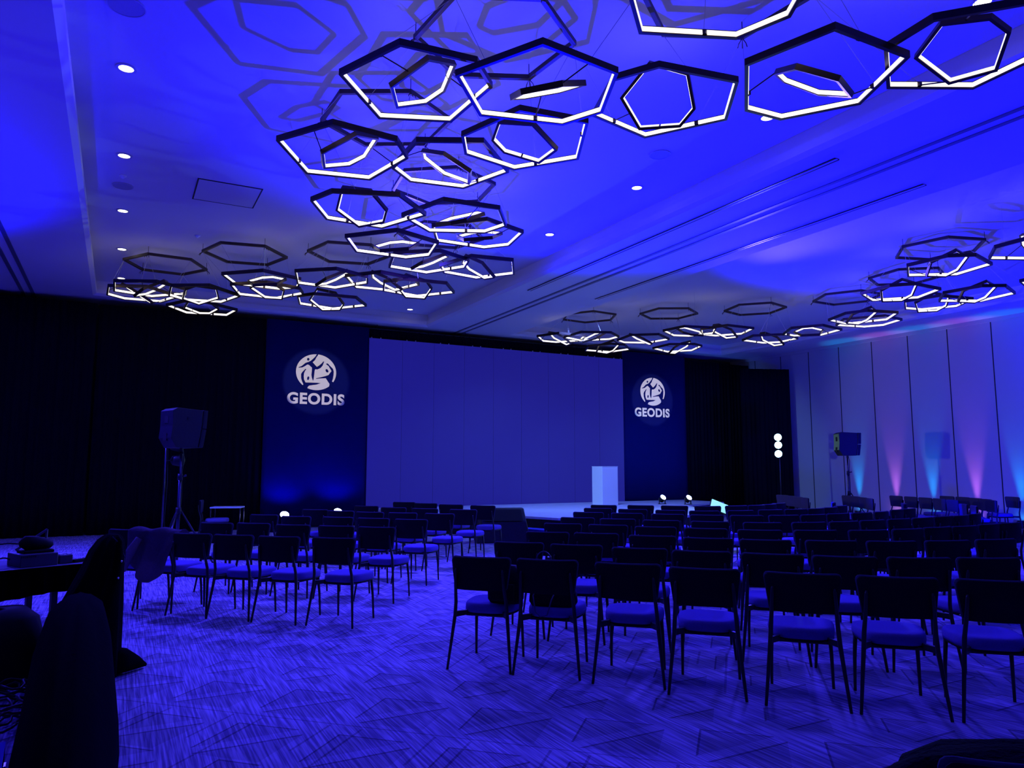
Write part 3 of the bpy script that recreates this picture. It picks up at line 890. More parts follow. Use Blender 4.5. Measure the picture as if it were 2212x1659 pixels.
# ------------------------------------------------------------------ speakers and light trees
def speaker_set(x, y, rz, lab_s, lab_t, ztop=2.56):
    t = thing('speaker_tripod', lab_t, 'speaker stand', (x, y, 0), rz, 'tripod speaker stands')
    zb = ztop - 0.72
    bm = BM(); tube(bm, [(0, 0, 0.85), (0, 0, zb)], 0.018, 10); obj('upper_pole', bm, M['stand'], t, True)
    bm = BM(); tube(bm, [(0, 0, 0.10), (0, 0, 1.38)], 0.026, 10); obj('lower_pole', bm, M['stand'], t, True)
    bm = BM(); tube(bm, [(0, 0, 1.34), (0, 0, 1.44)], [0.040, 0.036], 12); obj('collar', bm, M['speaker'], t, True)
    bm = BM(); tube(bm, [(0.03, -0.02, 1.40), (0.075, -0.05, 1.42)], [0.012, 0.02], 8); obj('clamp_knob', bm, M['stand'], t, True)
    bm = BM(); tube(bm, [(0, 0, 0.82), (0, 0, 0.92)], 0.042, 12); obj('leg_hub', bm, M['speaker'], t, True)
    for a in (-20, 100, 220):
        a = math.radians(a)
        bm = BM()
        tube(bm, [(0.03 * math.cos(a), 0.03 * math.sin(a), 0.88), (0.55 * math.cos(a), 0.55 * math.sin(a), 0.02)], 0.014, 8)
        lg = obj('leg', bm, M['stand'], t, True)
        bm = BM(); tube(bm, [(0.54 * math.cos(a), 0.54 * math.sin(a), 0.035), (0.57 * math.cos(a), 0.57 * math.sin(a), 0.0)], 0.02, 8)
        obj('rubber_foot', bm, M['handle'], lg)
        bm = BM()
        tube(bm, [(0.02 * math.cos(a), 0.02 * math.sin(a), 0.28), (0.30 * math.cos(a), 0.30 * math.sin(a), 0.43)], 0.008, 6)
        obj('brace', bm, M['stand'], t)
    bm = BM()
    tube(bm, [(0.03, 0.02, zb), (0.06, 0.03, 1.7), (0.035, 0.02, 1.45), (0.05, 0.03, 1.1), (0.03, 0.03, 0.5), (0.08, 0.1, 0.02)], 0.007, 6)
    obj('signal_cable', bm, M['wire'], t)
    s = thing('line_array_speaker', lab_s, 'loudspeaker', (x, y, zb), rz, 'loudspeakers on tripods')
    s.scale = (0.72, 0.80, 0.93)
    # two trapezoidal cabinets stacked, grille to +x, handles on the rear (-x)
    bm = BM()
    prof = [(-0.25, 0.0), (0.21, 0.0), (0.255, 0.20), (0.285, 0.40), (0.295, 0.64), (-0.26, 0.665), (-0.36, 0.62), (-0.355, 0.36), (-0.38, 0.16)]
    loft(bm, [[(px_, py_, pz_) for px_, pz_ in prof] for py_ in (-0.26, 0.26)])
    bevel_all(bm, 0.010)
    c = obj('cabinet', bm, M['speaker'], s)
    for (a0_, a1_, k_) in ((0.0, 0.315, 0), (0.322, 0.645, 1)):
        bm = BM()
        f0 = ((0.215, 0.0), (0.275, 0.32), (0.30, 0.645))
        xs0, xs1 = (0.222, 0.282) if k_ == 0 else (0.284, 0.305)
        loft(bm, [[(x_ + 0.008, py_, z_) for x_, z_ in ((xs0, a0_ + 0.008), (xs0 + 0.035, a0_ + 0.008), (xs1 + 0.035, a1_), (xs1, a1_))] for py_ in (-0.262, 0.262)])
        bevel_all(bm, 0.006, 1)
        obj('front_grille', bm, M['grille'], s)
        bm = BM()
        loft(bm, [[(x_ + 0.075, py_, z_) for x_, z_ in ((xs0, a0_ + 0.008), (xs0 + 0.07, a0_ + 0.008), (xs1 + 0.07, a1_), (xs1, a1_))] for py_ in (-0.20, 0.30)])
        bevel_all(bm, 0.006, 1)
        obj('outer_baffle', bm, M['speaker'], s)
    bm = BM(); box(bm, 0.18, 0.32, -0.1, 0.1, 0.12, 0.5); obj('baffle_bracket', bm, M['handle'], s)
    for z_, x_ in ((0.46, -0.362), (0.17, -0.382)):
        bm = BM(); box(bm, x_, x_ + 0.03, -0.075, 0.075, z_ - 0.05, z_ + 0.07)
        obj('handle_recess', bm, M['handle'], s)
    bm = BM(); box(bm, -0.05, 0.01, -0.2645, -0.259, 0.47, 0.52)
    obj('badge', bm, M['grille'], s)
    bm = BM(); tube(bm, [(0, 0, -0.06), (0, 0, 0.01)], 0.034, 12); obj('pole_socket', bm, M['speaker'], s)
    return s


speaker_set(0.88, 12.6, math.radians(22), 'black two-cabinet loudspeaker on the left tripod against the black drape',
            'black tripod stand under the left loudspeaker, behind the seats')
speaker_set(17.0, 12.95, math.radians(-33), 'black two-cabinet loudspeaker on the right tripod before the blue wall',
            'dark tripod stand under the right loudspeaker, by the panelled wall')


def light_tree(x, y, h, aim, lit, label, power):
    t = thing('light_tree', label, 'stage light', (x, y, 0), 0, 'light trees either side of the stage')
    bm = BM(); tube(bm, [(0, 0, 0.02), (0, 0, h + 0.15)], 0.017, 10); obj('pole', bm, M['stand'], t, True)
    bm = BM(); ringflat(bm, 0.001, 0.30, 0.0, 0.02, 28); obj('base_plate', bm, M['bezel'], t)
    a = math.atan2(aim[1], aim[0])
    for j, (dz, dx) in enumerate(((0.04, -0.02), (-0.21, -0.04), (-0.49, 0.0))):
        hd = link('lamp_head', None, t, (0, 0, h + dz), (0, math.radians(4 - j * 3), a))
        hd.empty_display_size = 0.05
        bm = BM()
        ox = 0.27 + dx
        loft(bm, [[(ox + xx, r * math.cos(2 * PI * k / 20), r * math.sin(2 * PI * k / 20)) for k in range(20)] for xx, r in ((-0.16, 0.05), (-0.13, 0.085), (-0.02, 0.11), (0.03, 0.118))])
        obj('lamp_body', bm, M['bezel'], hd, True)
        bm = BM()
        bm.faces.new([bm.verts.new((ox + 0.034, 0.105 * math.cos(2 * PI * k / 24), 0.105 * math.sin(2 * PI * k / 24))) for k in range(24)])
        obj('lamp_face', bm, M['lampface'], hd)
        bm = BM(); tube(bm, [(0, 0, 0), (ox - 0.15, 0, 0)], 0.012, 6); obj('yoke', bm, M['bezel'], hd)
    bm = BM(); tube(bm, [(0.02, 0.01, h), (0.05, 0.03, h - 0.9), (0.03, 0.02, 0.6), (0.1, 0.1, 0.03)], 0.008, 6); obj('power_cable', bm, M['wire'], t)
    return t


TREE_R = (17.88, 16.0)
light_tree(TREE_R[0], TREE_R[1], 2.42, (-0.80, -0.60), True, 'slim pole with three bright bluish-white lamps right of the stage', 0)
light_tree(0.765, 14.6, 2.15, (0.85, 0.35), True, 'slim light pole behind the left loudspeaker, lamps turned to the stage', 0)
spot('tree_lamp_beam', (17.60, 15.80, 2.30), (6.0, 11.5, 1.2), 800, (0.45, 0.80, 1.0), 62, 0.7, 0.10)
spot('tree_lamp_beam', (17.62, 16.0, 2.3), (14.5, 19.0, 1.8), 90, (0.16, 0.34, 1.0), 80, 0.7, 0.10)
spot('tree_lamp_beam', (1.0, 14.6, 2.15), (20.4, 11.9, 2.7), 1700, (0.62, 0.60, 1.0), 29, 0.5, 0.08)
spot('tree_lamp_beam', (1.0, 14.75, 2.1), (13.0, 17.8, 1.4), 3600, (0.26, 0.55, 1.0), 26, 0.6, 0.10)


# ------------------------------------------------------------------ uplights
def uplight(x, y, z, rz, label, lens, col, power, tgt, deg, group, tilt=18, s=1.0):
    t = thing('uplight', label, 'uplight', (x, y, z), rz, group)
    bm = BM()
    Rm = Matrix.Translation((0, 0, 0.20 * s)) @ Matrix.Rotation(math.radians(tilt), 4, 'X')
    loft(bm, [[(r * s * math.cos(2 * PI * k / 24), r * s * math.sin(2 * PI * k / 24), zz * s) for k in range(24)] for zz, r in ((-0.13, 0.06), (-0.10, 0.10), (0.06, 0.115), (0.085, 0.115))])
    bm.transform(Rm)
    obj('can', bm, M['bezel'], t, True)
    bm = BM(); disc(bm, 0.108 * s, 0.088 * s, 28); bm.transform(Rm); obj('lens', bm, M[lens], t)
    bm = BM()
    box(bm, -0.15 * s, 0.15 * s, -0.06 * s, 0.06 * s, 0.0, 0.02 * s)
    for a in (-1, 1):
        box(bm, (a * 0.135 - 0.008) * s, (a * 0.135 + 0.008) * s, -0.02 * s, 0.02 * s, 0.0, 0.24 * s)
    obj('yoke', bm, M['bezel'], t)
    if 0 < z < 0.3:
        bm = BM(); box(bm, -0.14, 0.14, -0.10, 0.10, -z, 0.0); obj('riser_block', bm, M['bezel'], t)
    o = spot('uplight_beam', Vector((x, y, z)) + Matrix.Rotation(rz, 3, 'Z') @ (Rm @ Vector((0, 0, 0.10 * s))), tgt, power, col, deg, 0.8, 0.06)
    return t


BG = 'uplights in front of the logo banners'
uplight(3.73, 18.95, 0.11, 0, 'blue-white glowing uplight at the left foot of the left banner', 'uplens', (0.0, 0.0, 1.0), 130, (3.85, 19.45, 1.6), 110, BG, 48)
uplight(5.06, 18.95, 0.15, 0, 'blue-white glowing uplight at the right foot of the left banner', 'uplens', (0.0, 0.0, 1.0), 130, (5.15, 19.45, 1.6), 110, BG, 48)
uplight(14.30, 17.25, 0.45, 0, 'blue-white glowing uplight on the stage nearest the lectern', 'uplens', (0.04, 0.20, 1.0), 260, (15.4, 19.4, 2.0), 90, BG, 50, 0.8)
uplight(14.85, 16.75, 0.45, 0, 'blue-white glowing uplight at the right end of the stage', 'uplens', (0.04, 0.20, 1.0), 260, (16.4, 19.4, 2.0), 90, BG, 50, 0.8)
for i, (yy, c) in enumerate(((15.17, 'cyan'), (13.93, 'pink'), (12.81, 'cyan'), (11.61, 'pink'), (10.50, 'cyan'))):
    col = (0.0, 0.38, 1.0) if c == 'cyan' else (0.75, 0.20, 1.0)
    uplight(20.27, yy, 0.0, math.radians(-90), 'small %s uplight at the foot of the right wall, %s from the stage' % (c, ORD[i]),
            c + 'lens', col, 380 if c == 'cyan' else 270, (20.33, yy, 3.0), 24, 'uplights along the right wall', -4, 0.7)
# beams on cream shapes standing for projected logos: profile spots hung above the audience
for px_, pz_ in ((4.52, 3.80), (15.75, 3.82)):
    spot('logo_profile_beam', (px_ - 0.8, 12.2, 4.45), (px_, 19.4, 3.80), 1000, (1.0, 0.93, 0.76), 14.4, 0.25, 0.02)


# ------------------------------------------------------------------ chairs
def seat_outline(k, z):
    out = []
    for x, y in superellipse(0.238 * k, 0.232 * k, 40, 3.3):
        f = 0.90 + 0.10 * (y / 0.232)            # narrower towards the back
        out.append((x * f, y + 0.325, z))
    return out


def seat_bm():
    bm = BM()
    loft(bm, [seat_outline(k, z) for z, k in ((0.408, 0.985), (0.430, 1.0), (0.458, 0.99), (0.472, 0.955), (0.479, 0.88), (0.481, 0.70))])
    return bm


def shade_rim_bm():
    bm = BM()
    loft(bm, [seat_outline(k, z) for z, k in ((0.386, 0.93), (0.392, 0.97), (0.410, 0.985))])
    return bm


def back_bm(y_off, thick, inset_=0.0, z0=0.600, z1=0.856):
    bm = BM()
    rows = []
    zs = [z0, z0 + 0.006, z0 + 0.02, z0 + 0.08, z0 + 0.15, z1 - 0.06, z1 - 0.03, z1 - 0.013, z1 - 0.004, z1]
    for z in zs:
        f = (z - z0) / (z1 - z0)
        hw = 0.213 + 0.034 * f - inset_
        r = 0.035
        dtop = z - (z1 - r)
        if dtop > 0:
            hw -= r - math.sqrt(max(0, r * r - dtop * dtop))
        dbot = (z0 + 0.02) - z
        if dbot > 0:
            hw -= 0.02 - math.sqrt(max(0, 0.0004 - dbot * dbot))
        rows.append([(hw * s_, z) for s_ in [k / 12 - 1 for k in range(25)]])
    grids = []
    for sg in (-1, 1):
        g = []
        for j, row in enumerate(rows):
            e = min(j, len(rows) - 1 - j)
            ez = (0.25, 0.7, 1.0, 1.0, 1.0)[min(e, 4)]
            gg = []
            for i, (x, z) in enumerate(row):
                ex = (0.25, 0.75, 1.0)[min(2, min(i, 24 - i))]
                y = 0.050 * (x / 0.245) ** 2 - 0.036 + y_off + sg * thick / 2 * min(ez, ex) - 0.02 * (z - 0.86)
                gg.append(bm.verts.new((x, y, z)))
            g.append(gg)
        grids.append(g)
    for g in grids:
        for r0, r1 in zip(g, g[1:]):
            for i in range(24):
                bm.faces.new([r0[i], r0[i + 1], r1[i + 1], r1[i]])
    A_, B_ = grids
    nr = len(rows)
    for j in range(nr - 1):
        for i in (0, 24):
            bm.faces.new([A_[j][i], A_[j + 1][i], B_[j + 1][i], B_[j][i]])
    for i in range(24):
        for j in (0, nr - 1):
            bm.faces.new([A_[j][i], A_[j][i + 1], B_[j][i + 1], B_[j][i]])
    return bm


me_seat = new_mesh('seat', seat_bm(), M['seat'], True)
me_shade_rim = new_mesh('seat_shade_rim', shade_rim_bm(), M['shell'], True)  # black lower rim added to carry the shade at the seat's rear
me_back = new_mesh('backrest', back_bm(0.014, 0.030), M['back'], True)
me_shell = new_mesh('back_shell', back_bm(-0.006, 0.012, 0.004, 0.602, 0.850), M['shell'], True)
LEGS = []
for sx in (-1, 1):
    bm = BM()
    tube(bm, [(sx * 0.255, -0.03, 0), (sx * 0.232, -0.002, 0.22), (sx * 0.213, 0.020, 0.40), (sx * 0.206, 0.018, 0.50), (sx * 0.196, -0.020, 0.64), (sx * 0.190, -0.036, 0.745), (sx * 0.189, -0.034, 0.765)],
         [0.010, 0.0125, 0.015, 0.0145, 0.013, 0.011, 0.006], 8)
    LEGS.append(new_mesh('leg', bm, M['chairleg'], True))
    bm = BM()
    tube(bm, [(sx * 0.205, 0.50, 0), (sx * 0.200, 0.485, 0.22), (sx * 0.192, 0.462, 0.40)], [0.010, 0.0125, 0.015], 8)
    LEGS.append(new_mesh('leg', bm, M['chairleg'], True))
bm = BM()
for sx in (-1, 1):
    x0, x1 = sorted((sx * 0.213, sx * 0.150))
    v0 = [(sx * 0.216, 0.010, 0.385), (sx * 0.216, 0.045, 0.385), (sx * 0.216, 0.045, 0.428), (sx * 0.216, 0.010, 0.428)]
    v1 = [(sx * 0.150, 0.100, 0.388), (sx * 0.150, 0.150, 0.388), (sx * 0.150, 0.150, 0.425), (sx * 0.150, 0.100, 0.425)]
    loft(bm, [v0, v1])
    tube(bm, [(sx * 0.155, 0.12, 0.392), (sx * 0.188, 0.46, 0.392)], 0.011, 6)
tube(bm, [(-0.188, 0.46, 0.388), (0.188, 0.46, 0.388)], 0.011, 6)
tube(bm, [(-0.155, 0.125, 0.390), (0.155, 0.125, 0.390)], 0.011, 6)
me_frame = new_mesh('seat_frame', bm, M['chairleg'])


def make_chair():
    t = link('banquet_chair', None)
    t.empty_display_size = 0.1
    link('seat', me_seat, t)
    link('seat_shade_rim', me_shade_rim, t)
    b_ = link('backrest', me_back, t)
    s_ = link('back_shell', me_shell, t)
    s_['label'] = 'black rear shell'
    for m_ in LEGS:
        link('leg', m_, t)
    link('seat_frame', me_frame, t)
    return t


proto = make_chair()
first = [True]


def place_chair(x, y, deg, label, group):
    o = proto if first[0] else copy_tree(proto)
    first[0] = False
    o.location = (x, y, 0)
    o.rotation_euler = (0, 0, math.radians(deg))
    return tag(o, label, 'chair', group)


def row_label(key, i, n):
    last = i == n - 1
    if key == 'W' or key == 'V':
        r = 'front side row' if key == 'W' else 'rear side row'
        return 'dark chair before the uplit right wall, %s, %s from the stage' % (r, ORD[i])
    if key in ('P', 'Q'):
        r = 'by the light tree' if key == 'P' else 'below the right loudspeaker'
        return 'side-on dark chair %s, %s from the left' % (r, ORD[i])
    if key[0] == 'L':
        r = ('rearmost row', 'second row from rear', 'third row from rear', 'fourth row from rear', 'fifth row from rear', 'foremost row')[int(key[1]) - 1]
        return 'dark chair in the left block, %s, %s from the left' % (r, ORD[i])
    r = 'ABCDEFGH'.index(key)
    r = ('rearmost row', 'second row from rear', 'third row from rear', 'fourth row from rear', 'fifth row from rear', 'sixth row from rear', 'seventh row from rear', 'foremost row')[r]
    return 'dark chair in the main block, %s, %s from the centre aisle' % (r, ORD[i])


for key, L_ in ROWS.items():
    for i, (x, y, deg) in enumerate(L_):
        g = 'chairs of the left block' if key[0] == 'L' else ('chairs at the right side of the hall' if key in 'PQWV' else 'chairs of the main block')
        place_chair(x, y, deg, row_label(key, i, len(L_)), g)
place_chair(1.60, 16.75, -100, 'lone dark chair turned sideways beside the small table, left of the stage', 'chairs of the left block')

# ------------------------------------------------------------------ small things among the seats
t = thing('side_table', 'small square-framed table with a pale top before the left black drape', 'table', (2.12, 16.75, 0), math.radians(-20))
bm = BM(); box(bm, -0.31, 0.31, -0.20, 0.20, 0.685, 0.71); obj('table_top', bm, M['white'], t)
for a in (-1, 1):
    for c in (-1, 1):
        bm = BM(); tube(bm, [(a * 0.295, c * 0.185, 0), (a * 0.295, c * 0.185, 0.69)], 0.011, 6)
        obj('leg', bm, M['stand'], t)


def blob(bm, c, r, seed=0, amp=0.12, sub=3, squash=(1, 1, 1)):
    rnd = random.Random(seed)
    ph = [rnd.uniform(0, 6.28) for _ in range(9)]
    g = bmesh.ops.create_icosphere(bm, subdivisions=sub, radius=1.0)
    for v in g['verts']:
        p = v.co
        k = 1 + amp * (math.sin(4 * p.x + ph[0]) * math.sin(5 * p.y + ph[1]) + 0.6 * math.sin(7 * p.z + ph[2] + 3 * p.x) + 0.4 * math.sin(13 * p.x + 9 * p.y + ph[3]))
        v.co = Vector((c[0] + p.x * k * r * squash[0], c[1] + p.y * k * r * squash[1], c[2] + p.z * k * r * squash[2]))


# grey jacket over the back of the second chair of the rearmost left row
cx_, cy_, ca_ = ROWS['L1'][1][0], ROWS['L1'][1][1], math.radians(ROWS['L1'][1][2])
t = thing('draped_jacket', 'grey wool jacket hung over a chair back in the rearmost left row', 'jacket', (cx_, cy_, 0), ca_)
bm = BM()
NS, NT = 26, 30
gr = []
for j in range(NT + 1):
    f = j / NT                      # 0 front hem ... 1 rear hem
    row = []
    for i in range(NS + 1):
        s_ = i / NS * 2 - 1
        wid = 0.30 + 0.03 * math.sin(f * 5)
        front = 0.20 + 0.05 * math.sin(s_ * 3)
        rear = 0.50 + 0.12 * math.sin(s_ * 2.2 + 0.6) - 0.05 * abs(s_)
        total = front + rear
        d = f * total - front       # <0 in front of the back, >0 behind it
        fold = math.sin(s_ * 9 + d * 3) * 0.5 + math.sin(s_ * 17 + 1 + d * 5) * 0.25
        if abs(d) < 0.05:
            y = -0.045 * math.sin(d / 0.05 * PI / 2) + 0.02 + 0.028 * s_ * s_
            z = 0.885 - 0.02 * (abs(d) / 0.05) ** 2 + 0.012 * math.sin(s_ * 6)
        elif d < 0:
            y = 0.075 + 0.02 + 0.012 * fold - 0.2 * d * 0.1 + 0.028 * s_ * s_
            z = 0.865 + (d + 0.05)
        else:
            y = -0.030 - 0.10 * (d - 0.05) - 0.035 * fold * min(1, d * 5) - 0.02
            z = 0.865 - (d - 0.05)
        flare = 1 + max(0, d) * 0.22
        row.append(bm.verts.new((s_ * wid * flare - 0.20 * max(0, d) - 0.02, y, z)))
    gr.append(row)
for r0, r1 in zip(gr, gr[1:]):
    for i in range(NS):
        bm.faces.new([r0[i], r0[i + 1], r1[i + 1], r1[i]])
ret = bmesh.ops.solidify(bm, geom=list(bm.faces), thickness=0.012)
obj('body_cloth', bm, M['jacket'], t, True)
bm = BM()
tube(bm, [(-0.16, -0.09, 0.78), (-0.22, -0.13, 0.65), (-0.27, -0.15, 0.52), (-0.30, -0.15, 0.44)], [0.035, 0.050, 0.048, 0.035], 10)
obj('sleeve', bm, M['jacket'], t, True)

# bags on the two nearest aisle chairs
a0 = ROWS['A'][0]
ca = math.radians(a0[2])
t = thing('backpack', 'black backpack standing on the aisle chair nearest the camera', 'bag',
          (a0[0] + 0.14 * math.cos(ca) - 0.22 * math.sin(ca), a0[1] + 0.14 * math.sin(ca) + 0.22 * math.cos(ca), 0.478), ca)
bm = BM()
loft(bm, [[(x, y, z) for x, y in superellipse(a, b_, 20, 3.2)] for z, a, b_ in ((0.0, 0.12, 0.07), (0.03, 0.14, 0.09), (0.14, 0.145, 0.095), (0.24, 0.13, 0.08), (0.29, 0.09, 0.05))])
obj('bag_body', bm, M['bag'], t, True)
bm = BM(); box(bm, -0.10, 0.10, -0.125, -0.085, 0.03, 0.16); bevel_all(bm, 0.012); obj('front_pocket', bm, M['bag'], t)
bm = BM(); tube(bm, [(-0.04, 0, 0.28), (-0.03, 0, 0.33), (0.03, 0, 0.33), (0.04, 0, 0.28)], 0.008, 6); obj('carry_loop', bm, M['strap'], t)

a1 = ROWS['A'][1]
ca = math.radians(a1[2])
t = thing('handbag', 'black handbag with a thin looped strap on the second aisle chair', 'bag',
          (a1[0] - 0.22 * math.sin(ca), a1[1] + 0.22 * math.cos(ca), 0.479), ca)
bm = BM()
loft(bm, [[(x, y, z) for x, y in superellipse(a, b_, 20, 3.0)] for z, a, b_ in ((0.0, 0.17, 0.09), (0.03, 0.19, 0.10), (0.10, 0.185, 0.09), (0.16, 0.15, 0.06), (0.18, 0.13, 0.03))])
obj('bag_body', bm, M['bag'], t, True)
bm = BM()
tube(bm, [(-0.10, -0.06, 0.15), (-0.11, -0.20, 0.10), (-0.08, -0.245, -0.01), (-0.04, -0.25, -0.045), (0.01, -0.25, -0.03), (0.04, -0.22, 0.08), (0.05, -0.08, 0.15)], 0.005, 6)
obj('strap', bm, M['strap'], t, True)
t = thing('headphones', 'thin dark headband loop standing above the second aisle chair back', 'headphones',
          (a1[0] - 0.055 * math.cos(ca) - 0.14 * math.sin(ca), a1[1] - 0.055 * math.sin(ca) + 0.14 * math.cos(ca), 0.62), ca)
bm = BM()
tube(bm, [(0.06 * math.cos(k * PI / 12), 0, 0.20 + 0.075 * math.sin(k * PI / 12)) for k in range(13)], 0.006, 6)
tube(bm, [(0.06, 0, 0.20), (0.055, 0.0, 0.04)], 0.004, 6)
tube(bm, [(-0.06, 0, 0.20), (-0.055, 0.0, 0.04)], 0.004, 6)
obj('headband', bm, M['strap'], t, True)
bm = BM()
for a in (-1, 1):
    blob(bm, (a * 0.055, 0, 0.03), 0.04, 5, 0.02, 2, (0.5, 1, 1))
obj('ear_pads', bm, M['bag'], t, True)
bm = BM(); box(bm, 0.045, 0.06, -0.008, 0.008, 0.19, 0.215); obj('metal_badge', bm, M['stud'], t)

# ------------------------------------------------------------------ production table at the left
TX, TY, TA = -0.954, 6.89, math.radians(22)
t = thing('production_table', 'long black-skirted production table at the left edge of the photo', 'table', (TX, TY, 0), TA)
bm = BM(); box(bm, -1.0, 0.90, -0.02, 0.72, 0.715, 0.75); bevel_all(bm, 0.006, 1); obj('table_top', bm, M['table'], t)
bm = BM()
rows = []
for j in range(4):
    z = 0.752 - j * 0.073
    rows.append([bm.verts.new((-1.01 + i * 0.04, -0.03 - 0.008 * math.sin(i * 1.7) * j, z + (0.012 * math.sin(i * 0.35) if j == 3 else 0))) for i in range(49)])
for r0, r1 in zip(rows, rows[1:]):
    for i in range(48):
        bm.faces.new([r0[i], r0[i + 1], r1[i + 1], r1[i]])
bmesh.ops.solidify(bm, geom=list(bm.faces), thickness=0.006)
obj('skirt', bm, M['cloth'], t)
for lx, ly in ((-0.9, 0.05), (-0.9, 0.62), (0.62, 0.05), (0.62, 0.62)):
    bm = BM(); box(bm, lx - 0.022, lx + 0.022, ly - 0.022, ly + 0.022, 0, 0.715); obj('leg', bm, M['bezel'], t)


def on_table(u, v):
    c, s_ = math.cos(TA), math.sin(TA)
    return (TX + u * c - v * s_, TY + u * s_ + v * c, 0.75)


t = thing('rack_unit', 'flat grey equipment unit lying on the production table', 'equipment', on_table(0.50, 0.20), TA + 0.02)
bm = BM(); box(bm, -0.135, 0.135, -0.14, 0.16, 0.0, 0.10); bevel_all(bm, 0.004, 1); obj('housing', bm, M['grey'], t)
bm = BM()
for i in range(8):
    box(bm, -0.13 + i * 0.014, -0.125 + i * 0.014, -0.1425, -0.139, 0.075, 0.09)
obj('vent_slots', bm, M['handle'], t)
t = thing('flat_case', 'thin black case lying on top of the grey equipment unit', 'case', (*on_table(0.52, 0.22)[:2], 0.85), TA)
bm = BM(); box(bm, -0.11, 0.11, -0.09, 0.09, 0.0, 0.022); bevel_all(bm, 0.005, 1); obj('shell', bm, M['bag'], t)
t = thing('soft_pouch', 'rounded black soft pouch on top of the stacked equipment', 'pouch', (*on_table(0.52, 0.22)[:2], 0.872), TA)
bm = BM()
tube(bm, [(-0.12, 0, 0.05), (-0.08, 0, 0.058), (-0.01, 0, 0.056), (0.06, 0, 0.045), (0.11, 0, 0.034), (0.125, 0, 0.03)], [0.02, 0.057, 0.055, 0.044, 0.033, 0.012], 12)
obj('pouch_body', bm, M['bag'], t, True)
t = thing('power_adapter', 'small grey box with pale sockets right of the equipment unit', 'adapter', on_table(0.71, 0.17), TA)
bm = BM(); box(bm, -0.05, 0.05, -0.08, 0.08, 0.0, 0.07); bevel_all(bm, 0.005, 1); obj('housing', bm, M['grey'], t)
bm = BM(); box(bm, -0.04, -0.01, -0.05, 0.03, 0.07, 0.076); box(bm, 0.02, 0.05, -0.05, 0.0, 0.07, 0.076); obj('sockets', bm, M['paper'], t)
t = thing('handset', 'small dark handset lying at the right end of the production table', 'handset', on_table(0.83, 0.12), TA + 0.3)
bm = BM(); box(bm, -0.07, 0.06, -0.02, 0.02, 0.0, 0.028); bevel_all(bm, 0.009); obj('body', bm, M['bag'], t)
bm = BM(); box(bm, 0.03, 0.058, -0.016, 0.016, 0.028, 0.033); obj('pale_end', bm, M['paper'], t)
t = thing('tilted_arm', 'slim pale angled bar leaning up beyond the production table', 'desk stand', on_table(0.60, 0.50), TA)
bm = BM(); tube(bm, [(-0.14, 0, 0.10), (0.09, 0.0, 0.26)], 0.011, 6); obj('bar', bm, M['grey'], t)
bm = BM(); tube(bm, [(0.085, 0, 0.26), (0.08, 0.0, 0.012)], 0.011, 6); box(bm, 0.03, 0.13, -0.04, 0.04, 0, 0.012); obj('upright', bm, M['grey'], t)
t = thing('paper_sheets', 'pale loose sheet lying at the left of the production table', 'paper', on_table(-0.12, 0.22), TA + 0.3)
bm = BM(); box(bm, -0.15, 0.15, -0.11, 0.11, 0.0, 0.004); obj('sheet', bm, M['table'], t)
for k, pts in enumerate(([(-0.6, 0.5, 0.02), (0.05, 0.42, 0.06), (0.25, 0.38, 0.16), (0.42, 0.30, 0.17)],
                         [(-0.6, 0.2, 0.012), (0.0, 0.12, 0.012), (0.15, 0.16, 0.05), (0.26, 0.2, 0.07), (0.335, 0.2, 0.06)],
                         [(0.74, 0.26, 0.03), (0.80, 0.35, 0.03), (0.86, 0.5, 0.012), (0.6, 0.6, 0.012)])):
    bm = BM()
    P = []
    for a, b_ in zip(pts, pts[1:]):
        for i in range(6):
            f = i / 6
            P.append(Vector(a).lerp(Vector(b_), f) + Vector((0, 0, 0.01 * math.sin(f * PI))))
    P.append(Vector(pts[-1]))
    tube(bm, [Vector(on_table(p.x, p.y)) + Vector((0, 0, p.z)) for p in P], 0.0065, 6)
    tag(obj('power_cable', bm, M['wire'], None, True), ['black cable looping up to the pouch on the production table',
        'black cable running into the left of the grey equipment unit', 'short black cable behind the adapter on the production table'][k], 'cable', 'cables on the production table')

# coat over a tall chair back, and cloth falling to the floor
t = thing('work_chair', 'black tall-backed chair hidden under a coat at the end of the production table', 'chair', (-0.03, 6.32, 0), math.radians(105))
bm = BM(); loft(bm, [[(x, y, z) for x, y in superellipse(0.15, 0.12, 24, 3, 0, 0.10)] for z in (0.42, 0.49)]); obj('seat', bm, M['bag'], t)
bm = BM(); box(bm, -0.15, 0.15, -0.015, 0.015, 0.46, 0.98); bevel_all(bm, 0.015); obj('backrest', bm, M['bag'], t)
for a, c in ((-0.13, 0.0), (0.13, 0.0), (-0.12, 0.19), (0.12, 0.19)):
    bm = BM(); tube(bm, [(a, c, 0), (a * 0.9, c, 0.43)], 0.014, 6); obj('leg', bm, M['bezel'], t)


def cloak(bm, levels, n=40, seed=2, amp=0.02):
    rnd = random.Random(seed)
    ph = [rnd.uniform(0, 6.28) for _ in range(5)]
    rings = []
    for (z, cx, cy, a, b_, rot) in levels:
        r = []
        for k in range(n):
            th = 2 * PI * k / n
            w = 1 + amp / max(a, b_) * (math.sin(7 * th + ph[0] + 2 * z) + 0.6 * math.sin(13 * th + ph[1] - z) + 0.3 * math.sin(23 * th + ph[2]))
            x, y = a * w * math.cos(th), b_ * w * math.sin(th)
            r.append((cx + x * math.cos(rot) - y * math.sin(rot), cy + x * math.sin(rot) + y * math.cos(rot), z))
        rings.append(r)
    loft(bm, rings)


